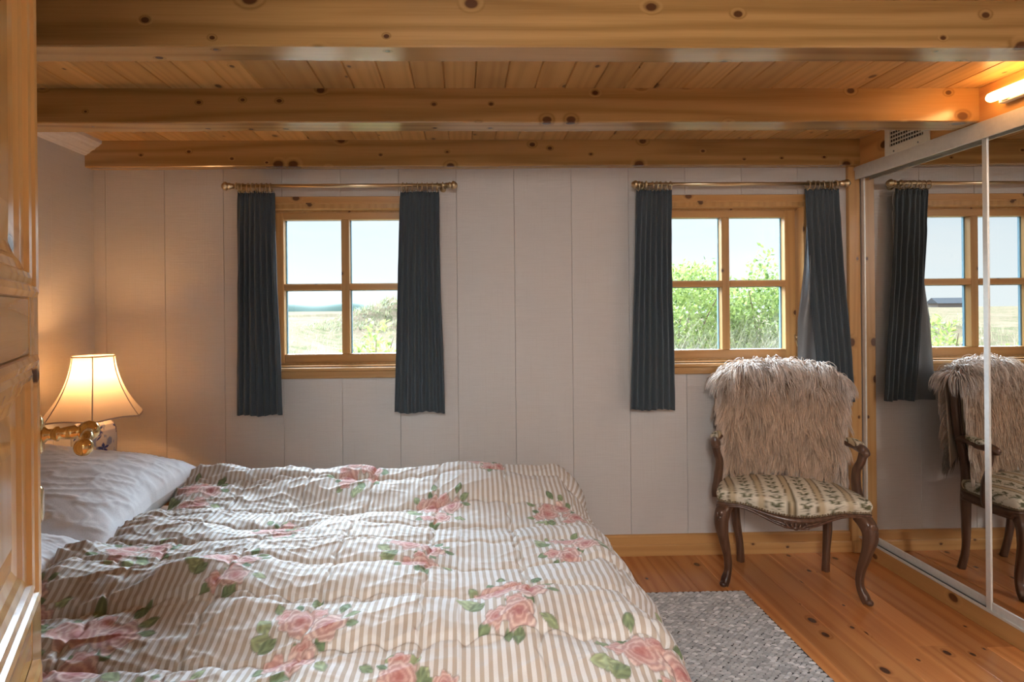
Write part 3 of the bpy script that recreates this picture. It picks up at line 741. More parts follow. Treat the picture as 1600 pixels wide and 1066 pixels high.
# ------------------------------------------------------------------ bed
BX0, BX1, BY0, BY1 = -1.84, .34, 1.02, 2.40
B = thing('bed', (-.75, 1.7, 0), 'wide bed with pale mattress underneath the rose quilt', 'bed')
mb = MB(); mb.box((BX0, BY0+.02, .18), (BX1, BY1-.02, .30), .3, .01); mk('bed_frame', mb, M['bedwood'], B)
for xx in (BX0+.05, BX1-.10):
    for yy in (BY0+.06, BY1-.12):
        mb = MB(); mb.box((xx, yy, 0), (xx+.06, yy+.06, .18), .2, .004); mk('leg', mb, M['bedwood'], B)
mb = MB(); mb.box((BX0, BY0, .30), (BX1, BY1, .50), bev=.035); mk('mattress', mb, M['mattress'], B)

# rose print: drawn in cloth coordinates (u along the bed, v across)
def rose_print(U, Vv):
    col = np.zeros((U.size, 3)); al = np.zeros(U.size); rr = np.random.default_rng(21)
    def put(mask, c):
        mk_ = np.clip(mask, 0, 1); col[:] = col*(1-mk_[:, None])+c*mk_[:, None]; al[:] = np.maximum(al, mk_)
    def leaf(cx, cy, ln, wd, rot, shade):
        dx = U-cx; dy = Vv-cy; sel = (np.abs(dx) < ln) & (np.abs(dy) < ln)
        x_ = dx*math.cos(rot)+dy*math.sin(rot); y_ = -dx*math.sin(rot)+dy*math.cos(rot)
        q = 1-((x_-ln/2)/(ln/2))**2
        c = np.array([.10, .16, .07])*(1-shade)+np.array([.33, .38, .20])*shade
        vein = np.exp(-(y_/.002)**2)*.3; cc = c[None, :]*(1+vein[:, None]*1.2+.25*np.sin(x_*260+np.abs(y_)*400)[:, None])
        mask = np.clip((q*wd-np.abs(y_))*500, 0, 1)*(q > 0)*sel
        col[:] = col*(1-mask[:, None])+cc*mask[:, None]; al[:] = np.maximum(al, mask)
    def rose(cx, cy, r, rot, deep):
        dx = U-cx; dy = Vv-cy; d = np.hypot(dx, dy); sel = d < r*1.3
        if not sel.any(): return
        ths = np.arctan2(dy, dx)+rot
        edge = r*(1+.13*np.cos(5*ths+1)+.07*np.cos(9*ths)); mask = np.clip((edge-d)*350, 0, 1)*sel
        nz_ = vnoise(dx*160+cx*50, dy*160+cy*90, 44); sp = np.sin(d/r*19-ths*1.0+1.9*np.sin(2.5*ths+d/r*3)+1.1*nz_)+.35*nz_; pet = np.clip(sp*.9+.35, 0, 1)
        f = np.clip(d/r, 0, 1)
        light = np.array([.76, .60, .53]); mid = np.array([.57, .25, .21]); dark = np.array([.33, .055, .06])
        base = light*f[:, None]**.8+mid*(1-f[:, None]**.8)
        base = base*(.45+.55*pet[:, None])+dark*(.55*(1-pet[:, None])*(1.1-f[:, None]*.55))
        core = np.exp(-(d/(r*.26))**2)[:, None]; base = base*(1-core*.8)+dark*core*.8
        base = base*(1-deep*.35)+mid*deep*.35
        col[:] = col*(1-mask[:, None])+base*mask[:, None]; al[:] = np.maximum(al, mask*.97)
    def cluster(cx, cy, s, rot, mirror=1):
        def T(x, y): x *= mirror; return (cx+s*(x*math.cos(rot)-y*math.sin(rot)), cy+s*(x*math.sin(rot)+y*math.cos(rot)))
        for (x, y, ln, wd, r_, sh_) in ((-.055, -.005, .055, .020, 2.8, .8), (-.05, .01, .045, .016, 3.6, .3), (-.01, -.012, .03, .012, -.6, .1), (.075, .06, .045, .014, 1.0, .1),
                                        (.085, .04, .040, .012, .3, .4), (.01, -.09, .045, .014, -2.2, .2), (-.060, .070, .036, .012, 2.2, .5), (-.072, .020, .05, .017, 2.5, .9), (-.020, .075, .03, .010, 1.9, .0), (.035, -.010, .035, .012, -.9, .0), (.090, .015, .035, .011, -.3, .2), (-.015, -.085, .035, .011, -1.9, .1), (.055, -.070, .045, .014, -.7, .7), (.0, .10, .04, .013, 1.4, .3), (-.045, -.055, .04, .014, -2.6, .2)):
            p = T(x, y); leaf(p[0], p[1], ln*s, wd*s, r_+rot+rr.normal()*.2, sh_)
        for (x, y, r_, dp) in ((-.045, .062, .026, 1), (-.01, .045, .042, .6), (.055, .018, .040, .0), (-.035, -.052, .028, .7), (.012, -.028, .024, .9), (.012, -.060, .038, .1), (.028, .065, .020, 1)):
            p = T(x, y); rose(p[0], p[1], r_*s, rr.random()*6, dp)
    for c in QCL: cluster(*c)
    return col, al
QCL = [(-.37, 1.275, 1.05, .0), (.10, 1.335, 1.05, .1), (.385, 1.13, 1.1, .2), (-.85, 1.27, 1.2, .3), (-.60, 1.115, .8, 2.0), (-.10, 1.13, .95, 1.2, -1),
       (-.62, 1.50, .9, .5), (-.14, 1.62, .95, .3), (.30, 1.66, .95, -.3), (-.60, 1.86, 1.0, .6, -1), (-.10, 2.06, 1.0, .1), (.34, 2.02, .95, 1.0), (-.95, 1.68, .9, 2.2), (-1.03, 2.18, 1.0, .4),
       (-.42, 2.30, .95, 1.8), (.10, 2.34, .9, .2, -1), (-1.08, 1.40, .9, 1.2), (.62, 1.45, 1.0, .3), (.66, 1.95, 1.0, 2.0), (.20, .85, 1.0, .3), (-.5, .80, 1.0, 1.3), (-1.0, .9, 1.0, 2)]

def quilt():
    nu, nv = 760, 640
    u = np.linspace(-1.125, .80, nu); v = np.linspace(.66, 2.78, nv); U, Vq = np.meshgrid(u, v)
    R0 = .115; fx, fy0, fy1 = .375, 1.06, 2.335
    a = np.maximum(0, U-fx); b0 = np.minimum(0, Vq-fy0); b1 = np.maximum(0, Vq-fy1); b_ = b0+b1
    r = np.hypot(a, b_)+1e-9; ph = np.minimum(r/R0, PI/2*.93)
    Rr = R0*np.sin(ph); Zd = R0*(1-np.cos(ph)); rest = np.maximum(0, r-R0*PI/2*.93)
    Rr = Rr+rest*math.cos(PI/2*.93); Zd = Zd+rest*math.sin(PI/2*.93)
    X = np.minimum(U, fx)+Rr*a/r; Y = np.clip(Vq, fy0, fy1)+Rr*b_/r
    top = .545
    # broad form: crest along the far side, valley, crest across the middle, falling towards the viewer
    prof_y = np.array([.9, 1.06, 1.20, 1.34, 1.47, 1.60, 1.80, 1.98, 2.10, 2.20, 2.30, 2.40, 2.6]); prof_z = np.array([-.050, -.034, -.002, .038, .062, .055, .030, .004, -.002, .050, .098, .098, .07])
    wy = Vq+.06*np.sin(U*2.3+.6)+.03*np.sin(U*6.0+1.0)
    H_ = np.interp(wy, prof_y, prof_z)
    ker = 9; Hs = np.copy(H_)
    for _ in range(3):
        Hs = (np.roll(Hs, 7, 0)+np.roll(Hs, -7, 0)+Hs*2)/4
    H_ = Hs
    fade = np.clip((r < 0.001)*1.0+np.exp(-r/.10), 0, 1)
    H_ = H_*fade
    # soft body lumps
    L_ = .022*vnoise(U*3.2+3, Vq*4.0, 31)+.015*vnoise(U*7+1, Vq*8, 32)
    # diagonal drag folds near the head end
    fold = np.sin((U*2.0+Vq*5.2)*4.2+1.6*vnoise(U*3, Vq*3, 33)); fw = np.clip(1-(U+1.125)/1.15, 0, 1)
    L_ += .012*fw*np.sign(fold)*np.abs(fold)**1.3
    f2 = vnoise(U*6+Vq*3, Vq*22-U*7, 34); L_ += .009*(.4+.8*fw)*(1-np.abs(f2))**3
    f3 = vnoise(U*11-Vq*6, Vq*34+U*9, 35); L_ += .004*(.5+.7*fw)*(1-np.abs(f3))**2.5
    f4 = vnoise(U*34, Vq*52+U*11, 36); L_ += .0016*f4
    # quilting: scalloped stitched channels in both directions, and the straight panel seam
    def seam(d, w, dep): return -dep*np.exp(-(d/w)**2)
    sc1 = .014*np.abs(np.sin(U*PI/.085)); 
    L_q = 0
    for c0 in np.arange(.70, 2.8, .175): L_q = L_q+seam(Vq-c0-sc1+.010*np.sin(U*4+c0*9), .0060, .0095)
    sc2 = .014*np.abs(np.sin(Vq*PI/.085))
    for c0 in np.arange(-1.15, .9, .26): L_q = L_q+seam(U-c0-sc2, .006, .008)
    for c0 in (-.02, .28): L_q = L_q-seam(U-c0-.004*np.sin(Vq*7), .004, .0035)
    cu = ((Vq-.70) % .175)/.175; puff = .013*np.sin(PI*cu)**.7
    L_ = L_+L_q+puff
    # ruffled hem at the head edge
    hem = np.clip(1-(U+1.125)/.06, 0, 1); L_ += hem*(-.022)+hem*.006*np.sin(Vq*130+4*vnoise(Vq*9, U, 37))
    wr = np.clip((.13-(U+1.125))/.13, 0, 1); L_ += wr*.007*vnoise(Vq*48, U*14, 38)
    # normal direction to push the relief along: up on the top, outward on the drops
    nx = np.sin(ph)*a/r; ny = np.sin(ph)*b_/r; nz = np.cos(ph)
    amp = 1.0; X2 = X+nx*L_*amp; Y2 = Y+ny*L_*amp; Z2 = top-Zd+H_+nz*L_*amp
    # hem on the drops sways
    sway = np.clip(r/.4, 0, 1)**2; X2 += sway*.02*np.sin(Vq*11+1)*(a > 0); Y2 += sway*.02*np.sin(U*10)*np.sign(b_)
    X2 = X2+.014*np.sin(Vq*3.2+.4)*np.clip(1-(U+1.125)/.4, 0, 1)
    rise = np.clip(1-(U+1.125)/.30, 0, 1); Z2 += rise*.030*np.clip((Vq-1.2)/.5, 0, 1)
    rc, al = rose_print(U.ravel(), Vq.ravel())
    Vt = np.stack([X2, Y2, Z2], -1).reshape(-1, 3)
    F = gridfaces(nu, nv)
    o = mk_np('quilt', Vt, F, M['quilt'], uv=np.stack([U.ravel(), Vq.ravel()], 1), colors=np.concatenate([rc, al[:, None]], 1))
    md = o.modifiers.new('thick', 'SOLIDIFY'); md.thickness = .018; md.offset = -1
    tag(o, 'quilt with pink roses on beige and white stripes spread over the bed', 'quilt')
    return o
quilt()

def pillow(cx, cy, cz, lx, ly, h, label, rot=0, tilt=(0, 0), seed=1, squash=0, grp='white pillows on the bed'):
    nu, nv = 110, 110; a = np.linspace(-1, 1, nu); Ua, Vb = np.meshgrid(a, a)
    ex = 2.6; edge = np.clip((1-np.abs(Ua)**ex), 0, 1)**.5*np.clip((1-np.abs(Vb)**ex), 0, 1)**.5
    pinch = 1-.08*(1-np.abs(Ua))*Vb**2; pinch2 = 1-.08*(1-np.abs(Vb))*Ua**2
    X = Ua*lx/2*pinch2; Y = Vb*ly/2*pinch
    w = vnoise(Ua*3+seed, Vb*9-Ua*3, seed); w2 = vnoise(Ua*6+seed*2, Vb*15+Ua*6, seed+1)
    wr = .0055*(1-np.abs(w))**4+.003*(1-np.abs(w2))**4+.010*vnoise(Ua*2+seed, Vb*2, seed+5)
    rim = np.clip(edge*3, 0, 1)
    Zt = h*.5*edge**.85+wr*rim; Zb = -h*.5*edge**.85
    out = []
    for Z in (Zt, Zb):
        P = np.stack([X, Y, Z], -1).reshape(-1, 3); out.append(P)
    P = np.concatenate(out)
    R = (Matrix.Rotation(rot, 3, 'Z') @ Matrix.Rotation(tilt[0], 3, 'X') @ Matrix.Rotation(tilt[1], 3, 'Y'))
    P = P@np.array(R).T+np.array([cx, cy, cz])
    F = gridfaces(nu, nv); n = nu*nv
    o = mk_np('pillow', P, np.concatenate([F, F[:, ::-1]+n]), M['linen']); tag(o, label, 'pillow', grp)
    return o
pillow(-1.475, 2.07, .638, .76, .66, .245, 'large white pillow at the far side of the bed, in front of the lamp', tilt=(.10, .10), seed=4)
pillow(-1.46, 1.535, .598, .70, .40, .170, 'white pillow in the middle of the bed head, below the big far pillow', tilt=(.06, .06), seed=9)
pillow(-1.47, 1.16, .580, .68, .34, .15, 'white pillow nearest the door edge, mostly hidden by the quilt', tilt=(.0, .08), seed=15)

# ------------------------------------------------------------------ rug
def rug():
    x0, x1, y0, y1 = .48, 1.268, .55, 2.548; sx, sy = .0250, .0112
    nx = int((x1-x0)/sx); ny = int((y1-y0)/sy); rr = np.random.default_rng(5)
    I, J = np.meshgrid(np.arange(nx), np.arange(ny)); I = I.ravel(); J = J.ravel(); n = I.size
    cx = x0+(I+.5+.5*(J % 2))*sx+rr.normal(0, .0016, n); cy = y0+(J+.5)*sy+rr.normal(0, .0008, n)
    cx = cx+(.03*(cy-y0)/(y1-y0))*-.3
    ang_ = (.20*np.where(J % 2 == 0, 1, -1))+rr.normal(0, .12, n)
    k = 8; th = np.arange(k)*2*PI/k; rings = [(.98, .004), (.85, .0088), (.45, .0118)]
    lx = .0145*(1+rr.normal(0, .08, n)); ly = .0056*(1+rr.normal(0, .08, n))
    Vs = []
    for (s_, z_) in rings:
        ex_ = s_*np.cos(th)[None, :]*lx[:, None]; ey_ = s_*np.sin(th)[None, :]*ly[:, None]
        Vs.append(np.stack([cx[:, None]+ex_*np.cos(ang_)[:, None]-ey_*np.sin(ang_)[:, None], cy[:, None]+ex_*np.sin(ang_)[:, None]+ey_*np.cos(ang_)[:, None], np.full((n, k), z_)], -1))
    Vs.append(np.stack([cx, cy, np.full(n, .0125)], -1)[:, None, :])
    P = np.concatenate(Vs, 1); per = P.shape[1]; V_ = P.reshape(-1, 3)
    f = []
    for r_ in range(2):
        for q in range(k): f.append((r_*k+q, r_*k+(q+1) % k, (r_+1)*k+(q+1) % k, (r_+1)*k+q))
    for q in range(0, k, 1): f.append((2*k+q, 2*k+(q+1) % k, 3*k, 3*k))
    f = np.array(f); quads = f[:2*k]; tris = f[2*k:, :3]
    F = (quads[None]+(np.arange(n)*per)[:, None, None]).reshape(-1, 4)
    T3 = (tris[None]+(np.arange(n)*per)[:, None, None]).reshape(-1, 3)
    T4 = np.concatenate([F[:, [0, 1, 2]], F[:, [0, 2, 3]], T3])
    g = rr.random(n); base = np.array([.385, .375, .37])[None]*(.78+.45*g[:, None]); base = np.where((rr.random(n) < .25)[:, None], base*1.35, base)
    C = np.repeat(base, per, 0)
    # woven backing slab
    nb = len(V_); bx = np.array([(x0-.004, y0, 0), (x1+.004, y0, 0), (x1-.006, y1+.004, 0), (x0-.012, y1+.004, 0), (x0-.004, y0, .005), (x1+.004, y0, .005), (x1-.006, y1+.004, .005), (x0-.012, y1+.004, .005)])
    bf = []
    for q in ((0, 3, 2, 1), (4, 5, 6, 7), (0, 1, 5, 4), (1, 2, 6, 5), (2, 3, 7, 6), (3, 0, 4, 7)): bf += [(q[0], q[1], q[2]), (q[0], q[2], q[3])]
    V2 = np.concatenate([V_, bx]); F2 = np.concatenate([T4, np.array(bf)+nb]); C2 = np.concatenate([C, np.tile([.05, .045, .045], (8, 1))])
    o = mk_np('rug', V2, F2, M['rug'], colors=C2)
    tag(o, 'grey braided wool rug on the floorboards beside the bed', 'rug')
rug()

# ------------------------------------------------------------------ armchair (carved fauteuil), local: x right, y back, z up
CH = thing('armchair', (1.532, 2.694, 0), 'carved walnut armchair with striped floral seat standing under the right window', 'armchair', rotz=-math.radians(19))
WN = M['walnut']
def cmk(n, mb, mat=WN, parent=None): return mk(n, mb, mat, parent or CH, local=True)
for s in (-1, 1):
    mb = MB()      # cabriole front leg with lobed moulding and scroll foot
    mb.tube([(s*.262, -.165, .375), (s*.288, -.195, .345), (s*.296, -.205, .295), (s*.284, -.192, .215), (s*.268, -.172, .130), (s*.266, -.168, .070), (s*.278, -.184, .030), (s*.286, -.196, .006)],
            [.026, .031, .028, .0205, .0160, .0150, .0185, .0165], 24, lobes=4, lob=.10, sub=8, up=(0, 1, 0))
    mb.ball((s*.290, -.202, .014), .017, 14, (1, 1, .8))
    lg = cmk('leg', mb)
    mb = MB()      # leaf carving on the knee
    for (dx, dz, r_) in ((0, .345, .016), (.006, .325, .013), (-.004, .306, .011), (.002, .288, .008)): mb.ball((s*(.296+dx), -.226, dz), r_, 10, (1, .5, 1.1))
    for q in (-1, 1): mb.ball((s*.296+q*.017, -.220, .338), .011, 10, (.8, .5, 1.3))
    mk('knee_carving', mb, WN, lg, local=True)
    mb = MB(); mb.tube([(s*.205, .088, .42), (s*.205, .090, .34), (s*.203+.004, .088, .22), (s*.192+.010, .094, .10), (s*.190+.014, .112, .0)], [.021, .022, .019, .016, .017], 16, lobes=4, lob=.08, sub=6, up=(0, 1, 0)); cmk('leg', mb)
def outline(t_):      # seat plan, t in 0..1 round, front serpentine
    q = t_*4
    k0 = int(q) % 4; f = q-int(q)
    fl, fr, br, bl = (-.305, -.190), (.305, -.190), (.218, .100), (-.218, .100)
    if k0 == 0: x = fl[0]+(fr[0]-fl[0])*f; return (x, -.190-.048*math.sin(PI*f)**1.2-.006*math.cos(4*PI*f)+.006)
    if k0 == 1: return (fr[0]+(br[0]-fr[0])*f+.016*math.sin(PI*f), fr[1]+(br[1]-fr[1])*f)
    if k0 == 2: return (br[0]+(bl[0]-br[0])*f, .100+.008*math.sin(PI*f))
    return (bl[0]+(fl[0]-bl[0])*f-.016*math.sin(PI*f), bl[1]+(fl[1]-bl[1])*f)
OUT = [outline(i/120) for i in range(120)]
def rnd_out(passes=4):
    P = [Vector((*p, 0)) for p in OUT]
    for _ in range(passes): P = [(P[i-1]+P[i]*2+P[(i+1) % len(P)])/4 for i in range(len(P))]
    return P
RO = rnd_out()
def zlow(p):          # lower edge of the apron: dips in the centre of each side, arches to the legs
    if p.y < -.17: f = abs(p.x)/.27; return .316+.058*(1-math.cos(PI*min(1, f)*1.15))*.5*1.1-.020*max(0, f-.75)
    return .352
mb = MB(); n = len(RO); rows = []
sect = [(0.0, 0), (.010, .15), (.006, .35), (.012, .6), (.008, .85), (-.004, 1.0)]
vs = []
def zdip(x, y): return -.026*np.clip((-.17-y)/.05, 0, 1)*np.clip(1-(np.abs(x)/.2)**2, 0, 1)
for p in RO:
    z0 = zlow(p); z1 = .392+float(zdip(p.x, p.y)); d = Vector((p.x, p.y+.0, 0)).normalized()
    for (o_, f) in sect: vs.append((p.x+d.x*o_, p.y+d.y*o_, z0+(z1-z0)*f))
    vs.append((p.x-d.x*.022, p.y-d.y*.022, z1)); vs.append((p.x-d.x*.020, p.y-d.y*.020, z0))
k_ = len(sect)+2
mb._add(vs, [(i*k_+j, ((i+1) % n)*k_+j, ((i+1) % n)*k_+(j+1) % k_, i*k_+(j+1) % k_) for i in range(n) for j in range(k_)], True)
ap = cmk('seat_rail', mb)
mb = MB()             # bead along the lower edge, and shell carving in the centre
mb.tube([(p.x+.008*p.normalized().x, p.y+.008*p.normalized().y, zlow(p)+.002) for p in RO], .0062, 8, closed=True)
for q in range(-3, 4): mb.tube([(q*.006, -.252, .320), (q*.015, -.256, .332-abs(q)*.002), (q*.019, -.254, .346-abs(q)*.004)], [.003, .006, .004], 8, sub=3)
mb.ball((0, -.256, .322), .010, 12, (1.2, .6, .9))
for q in (-1, 1):
    mb.tube([(q*.030, -.250, .328), (q*.055, -.246, .338), (q*.085, -.240, .344), (q*.10, -.236, .352)], [.007, .006, .005, .003], 8, sub=4)
    mb.ball((q*.042, -.251, .342), .007, 10, (1, .6, 1))
mk('apron_carving', mb, WN, ap, local=True)

# upholstery print: cream ground, paired olive lines round a beige band, climbing leaf sprays between
def uph(Ux, Vy, period=.118, phase=0.0):
    n_ = Ux.size; cr = np.array([.66, .61, .49]); col = np.tile(cr, (n_, 1)); ol = np.array([.12, .085, .035]); bg_ = np.array([.50, .40, .25]); gr = np.array([.10, .10, .04]); dk = np.array([.05, .035, .015])
    x = (Ux+phase) % period-period/2
    def put(m_, c): m_ = np.clip(m_, 0, 1)[:, None]; col[:] = col*(1-m_)+c*m_
    d = np.abs(np.abs(x)-period/2); put((.0135-d)*900, bg_); put((.0028-np.abs(d-.0135))*1200, ol); put((.0012-np.abs(d-.0175))*1500*.5, ol)
    # sprays
    row = .050; yv = Vy % row-row/2; sw = .007*np.sin(Vy*2*PI/row); put((.0014-np.abs(x-sw))*1500, gr)
    for (lx, ly, ln, wd, ro) in ((.0, -.012, .024, .0072, .7), (.0, -.012, .024, .0072, 2.4), (.004, .004, .022, .0065, .3), (-.004, .006, .022, .0065, 2.9), (.002, .014, .014, .0040, 1.2), (-.002, -.004, .012, .003, 3.6), (.006, -.018, .012, .003, -.4)):
        dx = x-lx; dy = yv-ly; a_ = dx*math.cos(ro)+dy*math.sin(ro); b_ = -dx*math.sin(ro)+dy*math.cos(ro); q = 1-((a_-ln/2)/(ln/2))**2
        put((q*wd-np.abs(b_))*1200*(q > 0), gr); put((.0007-np.abs(b_))*2000*(q > .15), dk)
    sp = vnoise(Ux*260, Vy*260, 77); put((sp-.45)*3*(np.abs(x) < .03), gr*.9+cr*.25)
    return col
# padded seat
nu, nv = 200, 90
tu = np.linspace(0, 1, nu); ROa = np.array([[p.x, p.y] for p in RO]); idx = tu*len(RO)
px_ = np.interp(idx, np.arange(len(RO)+1), np.append(ROa[:, 0], ROa[0, 0])); py_ = np.interp(idx, np.arange(len(RO)+1), np.append(ROa[:, 1], ROa[0, 1]))
sv = np.linspace(0, 1, nv)
Rs = np.where(sv < .25, 1.012+.028*np.sin(sv/.25*PI), 1.012*(1-((sv-.25)/.75))); Zs = np.where(sv < .25,   .392+.052*(sv/.25)**.8, .444+.032*np.sin(np.clip((sv-.25)/.75, 0, 1)*PI/2)**.9)
Xs = px_[None]*Rs[:, None]; Ys = (py_[None]+.0)*Rs[:, None]; Zg = np.repeat(Zs[:, None], nu, 1)
Zg = Zg+zdip(px_, py_)[None, :]*np.clip(1-sv/.5, 0, 1)[:, None]
cu_ = uph(Xs.ravel(), (Ys+Zg*1.0).ravel(), phase=.012)
st = mk_np('seat_cushion', np.stack([Xs, Ys, Zg], -1).reshape(-1, 3), gridfaces(nu, nv), M['uphol'], CH, local=True, colors=cu_)
M['gimp'] = simple('gimp_braid', (.20, .14, .08), .8)
mb = MB(); nb_ = 230
for i in range(nb_):
    a_ = i/nb_*len(RO); p = RO[int(a_)].lerp(RO[(int(a_)+1) % len(RO)], a_-int(a_)); d = p.normalized(); mb.ball((p.x+d.x*.007, p.y+d.y*.007, .396+.002*(i % 2)+float(zdip(p.x, p.y))), .0052, 6)
mk('gimp_braid', mb, M['gimp'], st, local=True)
# back: posts, curved frame, padded panel (tilted backwards)
def bk(x, z, y=0): return (x, .085+(z-.40)*.05+y, z)
mb = MB()
pts = [(-.165, .520), (-.208, .560), (-.236, .66), (-.248, .78), (-.240, .885), (-.200, .935), (-.12, .952), (-.05, .972), (0, .982), (.05, .972), (.12, .952), (.200, .935), (.240, .885), (.248, .78), (.236, .66), (.208, .560), (.165, .520), (.08, .510), (0, .500), (-.08, .510)]
mb.tube([bk(*p) for p in pts], .0185, 16, closed=True, lobes=4, lob=.10, sub=5)
mb.tube([bk(x, z, -.016) for x, z in pts], .006, 8, closed=True, sub=5)
for q in range(-2, 3): mb.tube([bk(q*.007, .972, -.018), bk(q*.016, .990-abs(q)*.003, -.020)], [.005, .007], 8)
cmk('back_frame', mb)
for s in (-1, 1):
    mb = MB(); mb.tube([(s*.203, .088, .40), bk(s*.205, .46), bk(s*.205, .52), bk(s*.222, .60)], [.022, .019, .019, .018], 14, sub=5, lobes=4, lob=.08); cmk('back_post', mb)
inn = [Vector((x*.95, 0, .742+(z-.742)*.95)) for x, z in pts]
P_, _r = smooth_path(inn, [0]*len(inn), 6, True); Pa = np.array([[p.x, p.z] for p in P_])
nn = len(Pa)+1; Pa = np.concatenate([Pa, Pa[:1]]); cz = .742
for (side, nm, mat_) in ((-1, 'back_cushion', 'uphol'), (1, 'back_cover', 'cream')):
    sv = np.linspace(0, 1, 40); rad = 1-sv; bul = (.030 if side < 0 else .010)*np.sqrt(np.clip(1-rad**2, 0, 1))
    Xb = Pa[None, :, 0]*rad[:, None]; Zb = cz+(Pa[None, :, 1]-cz)*rad[:, None]; Yb = .085+(Zb-.40)*.05+side*(bul[:, None]+.006)
    cc_ = uph(Xb.ravel(), Zb.ravel(), phase=.012) if side < 0 else np.tile([.5, .45, .36], (Xb.size, 1))
    F = gridfaces(nn, 40); F = F if side < 0 else F[:, ::-1]
    mk_np(nm, np.stack([Xb, Yb, Zb], -1).reshape(-1, 3), F, M[mat_], CH, local=True, colors=cc_)
for s in (-1, 1):     # arms
    mb = MB()
    mb.tube([bk(s*.238, .640), (s*.262, .060, .650), (s*.290, .012, .648), (s*.306, -.020, .642), (s*.308, -.078, .644), (s*.308, -.108, .636), (s*.307, -.112, .620)],
            [.016, .017, .017, .019, .022, .020, .012], 16, sub=6, lobes=4, lob=.08, up=(0, 0, 1))
    ar = cmk('arm', mb)
    mb = MB(); mb.tube([(s*.308, -.088, .635), (s*.300, -.080, .59), (s*.288, -.060, .545), (s*.292, -.040, .47), (s*.300, -.045, .40), (s*.298, -.05, .37)], [.017, .016, .0165, .018, .021, .022], 18, sub=7, lobes=4, lob=.12, up=(0, 1, 0)); cmk('arm_support', mb)
    nu2, nv2 = 40, 60; path = [Vector((s*.276, .045, .664)), Vector((s*.294, .005, .662)), Vector((s*.306, -.03, .657)), Vector((s*.308, -.068, .658))]
    pp, rr_ = smooth_path(path, [.013, .021, .022, .010], 20); Vp = []
    for p, r_ in zip(pp, rr_):
        for q in range(nu2): th = 2*PI*q/(nu2-1); Vp.append((p.x+r_*math.cos(th), p.y, p.z+r_*.75*math.sin(th)))
    Vp = np.array(Vp); cpad = uph(Vp[:, 0]*1.6, Vp[:, 1], period=.09)
    mk_np('arm_pad', Vp, gridfaces(nu2, len(pp)), M['uphol'], CH, local=True, colors=cpad)

